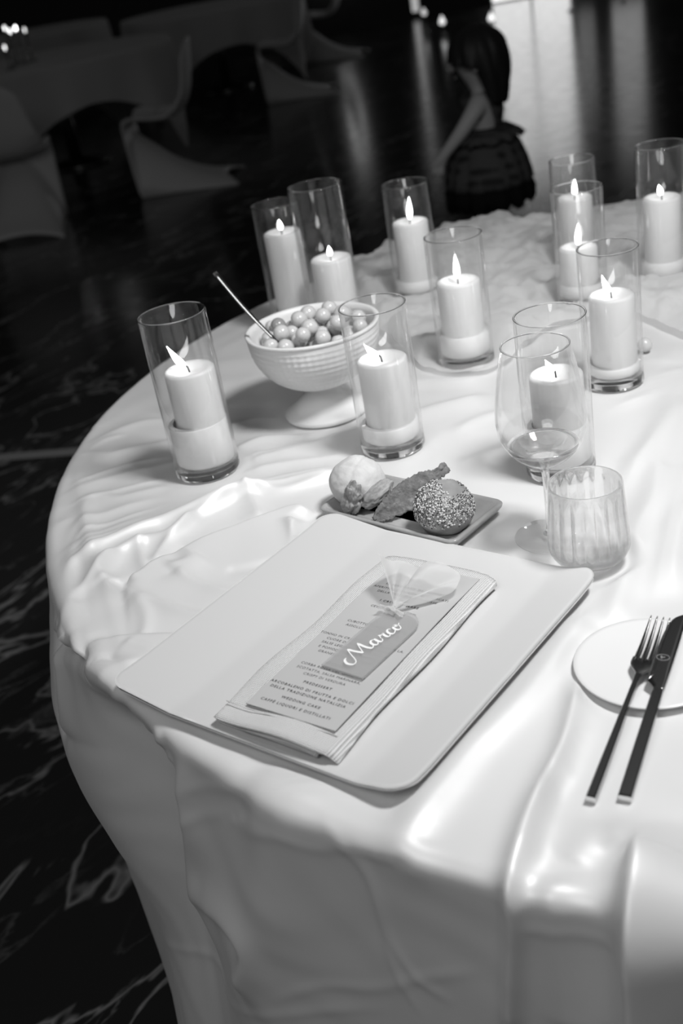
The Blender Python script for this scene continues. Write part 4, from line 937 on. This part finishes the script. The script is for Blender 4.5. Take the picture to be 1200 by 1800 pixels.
# sconces on the far wall, seen only as streaks in the polished floor
for px, z0, z1, e in ((612, .95, 1.5, .9), (606, .55, .7, .4), (130, 2.3, 2.9, .5), (1030, .3, 1.6, .2)):
    x = wall_x(px, 120); t = empty('wall_sconce', (x, 0, 0)); t.parent = wl
    box('back_plate', -.05, .05, -.03, 0, z0, z1, M['steel'], t); lathe('shade', [(0, z0 + .02), (.10, z0 + .02), (.10, z1 - .02), (0, z1 - .02)], emitter('sconce_%d' % px, e), t, 20, loc=(0, -.14, 0))

# ------------------------------------------------------------------ the small girl
GX, GY = on_plane(848, 200, 3.65).x, 3.65
pr = empty('person', (GX, GY, 0), math.radians(72)); tag(pr, 'small girl in a plaid dress with long dark hair walking away across the floor', 'person')
def skin_body(name, nodes, edges, mt, parent, root=0, sub=2):
    me = bpy.data.meshes.new(name); me.from_pydata([n[0] for n in nodes], edges, []); o = bpy.data.objects.new(name, me); COL.objects.link(o); o.parent = parent
    md = o.modifiers.new('skin', 'SKIN'); md.use_smooth_shade = True
    for i, n in enumerate(nodes):
        r = n[1]; me.skin_vertices[0].data[i].radius = (r, r) if not isinstance(r, tuple) else r; me.skin_vertices[0].data[i].use_root = (i == root)
    s_ = o.modifiers.new('sub', 'SUBSURF'); s_.levels = sub; s_.render_levels = sub; me.materials.append(mt); return o
nodes = [((0, 0, .47), (.075, .06)), ((0, 0, .56), (.066, .052)), ((0, 0, .66), (.072, .052)), ((0, .0, .725), (.06, .045)), ((0, 0, .765), .028), ((0, .005, .80), .036), ((0, .012, .845), (.062, .066)), ((0, .008, .89), (.064, .070)), ((0, .0, .925), (.045, .05))]
edges = [(i, i + 1) for i in range(8)]
for s_ in (-1, 1):
    b0 = len(nodes)
    arm = [(.07, .0, .745), (.095, .01, .73), (.12, .055, .675), (.125, .11, .62), (.122, .135, .600)] if s_ < 0 else [(.075, 0, .735), (.105, 0, .715), (.125, -.005, .63), (.13, .02, .555), (.13, .04, .51)]
    rs = (.032, .028, .023, .016, .018)
    nodes += [((s_ * p[0], p[1], p[2]), r) for p, r in zip(arm, rs)]; edges += [(3, b0)] + [(b0 + i, b0 + i + 1) for i in range(4)]
    h = b0 + 4; hx, hy, hz = s_ * arm[4][0], arm[4][1], arm[4][2]
    for k in range(4):
        f0 = len(nodes); oy = -.012 + .008 * k; L = (.026, .031, .029, .022)[k]
        nodes += [((hx + s_ * .002, hy + oy, hz - .018), .0055), ((hx + s_ * .004, hy + oy * 1.2 + .002, hz - .018 - L * .5), .005), ((hx, hy + oy * 1.2 + .006, hz - .018 - L), .0042)]; edges += [(h, f0), (f0, f0 + 1), (f0 + 1, f0 + 2)]
    f0 = len(nodes); nodes += [((hx - s_ * .006, hy + .018, hz - .008), .006), ((hx - s_ * .010, hy + .026, hz - .022), .005)]; edges += [(h, f0), (f0, f0 + 1)]
    l0 = len(nodes); st_ = s_ * .03
    nodes += [((s_ * .042, 0, .42), .045), ((s_ * .045, .01 + st_ * .3, .24), .032), ((s_ * .045, -.005 + st_, .12), .030), ((s_ * .045, -.01 + st_ * 1.6, .045), .022), ((s_ * .048, .035 + st_ * 1.6, .026), .022), ((s_ * .05, .07 + st_ * 1.6, .02), .018)]; edges += [(0, l0)] + [(l0 + i, l0 + i + 1) for i in range(5)]
skin_body('body', nodes, edges, M['skin'], pr)
# face: nose, mouth, eyes, ears on the side turned away
blob('nose', .008, .012, .010, .05, 3, M['skin'], pr, (0, .082, .845), n=10); 
for s_ in (-1, 1):
    blob('eye', .008, .004, .005, .02, 4, M['hair'], pr, (s_ * .026, .073, .862), n=10); blob('ear', .006, .012, .016, .1, 6, M['skin'], pr, (s_ * .066, .0, .85), n=10)
blob('mouth', .014, .004, .004, .05, 8, M['fritter'], pr, (0, .072, .818), n=10)
# hair: cap and a long fall down the back
vs = []; nA, nR = 64, 26
for i in range(nA):
    a = 2 * math.pi * i / nA; back = max(0, -math.sin(a)); front = max(0, math.sin(a))
    low = .87 - .135 * min(1, back * 1.5 + .15) + .02 * front
    for j in range(nR):
        t = j / (nR - 1)
        if t < .5: q = t / .5 * math.pi / 2; r = .082 * math.sin(q); z = .875 + .078 * math.cos(q)
        else: u = (t - .5) / .5; r = .082 + .006 * u - .020 * u * u * (1 if back > 0 else .2); z = .875 + (low - .875) * u
        w_ = 1 + .05 * math.sin(a * 11 + z * 30) + .03 * math.sin(a * 23); vs.append((r * w_ * math.cos(a) * .97, r * w_ * math.sin(a) - .004, z))
o = mk('hair', vs, grid_faces(nA, nR, True, False), M['hair'], pr); md = o.modifiers.new('thick', 'SOLIDIFY'); md.thickness = .008; md.offset = -1
# dress
def skirt(name, rings, mt, parent, wav, nA=96, rag=0.):
    vs = []
    for i in range(nA):
        a = 2 * math.pi * i / nA
        for k, (r, z, ox) in enumerate(rings):
            t = k / (len(rings) - 1); w_ = 1 + wav * t * (math.sin(a * 13 + .7 * math.sin(a * 3)) * .7 + .3 * math.sin(a * 29)); vs.append((r * w_ * math.cos(a) + ox, r * w_ * math.sin(a) * .92, z + (rag * math.sin(a * 17) * math.sin(a * 7) if k == len(rings) - 1 else 0)))
    o = mk(name, vs, grid_faces(nA, len(rings), True, False), mt, parent); md = o.modifiers.new('thick', 'SOLIDIFY'); md.thickness = .003; return o
dr = empty('dress'); dr.parent = pr
skirt('bodice', [(.050, .765, 0), (.068, .75, 0), (.070, .71, 0), (.062, .68, 0), (.060, .655, 0)], M['plaid'], dr, .01)
skirt('skirt', [(.060, .665, 0), (.088, .645, .0), (.114, .61, .0), (.132, .565, .0), (.143, .52, .0), (.146, .495, .0)], M['plaid'], dr, .05)
skirt('frill', [(.060, .668, 0), (.090, .66, .0), (.116, .645, .0), (.126, .63, .0)], M['plaid'], dr, .10, rag=.008)
skirt('net_underskirt', [(.10, .55, 0), (.134, .51, 0), (.148, .47, 0), (.142, .43, 0)], M['black_net'], dr, .10, rag=.012)
for s_ in (-1, 1):
    blob('shoe', .026, .055, .022, .03, 2, M['shoe'], pr, (s_ * .048, .035 + s_ * .03 * 1.6, .0225), n=10, flat=.02)
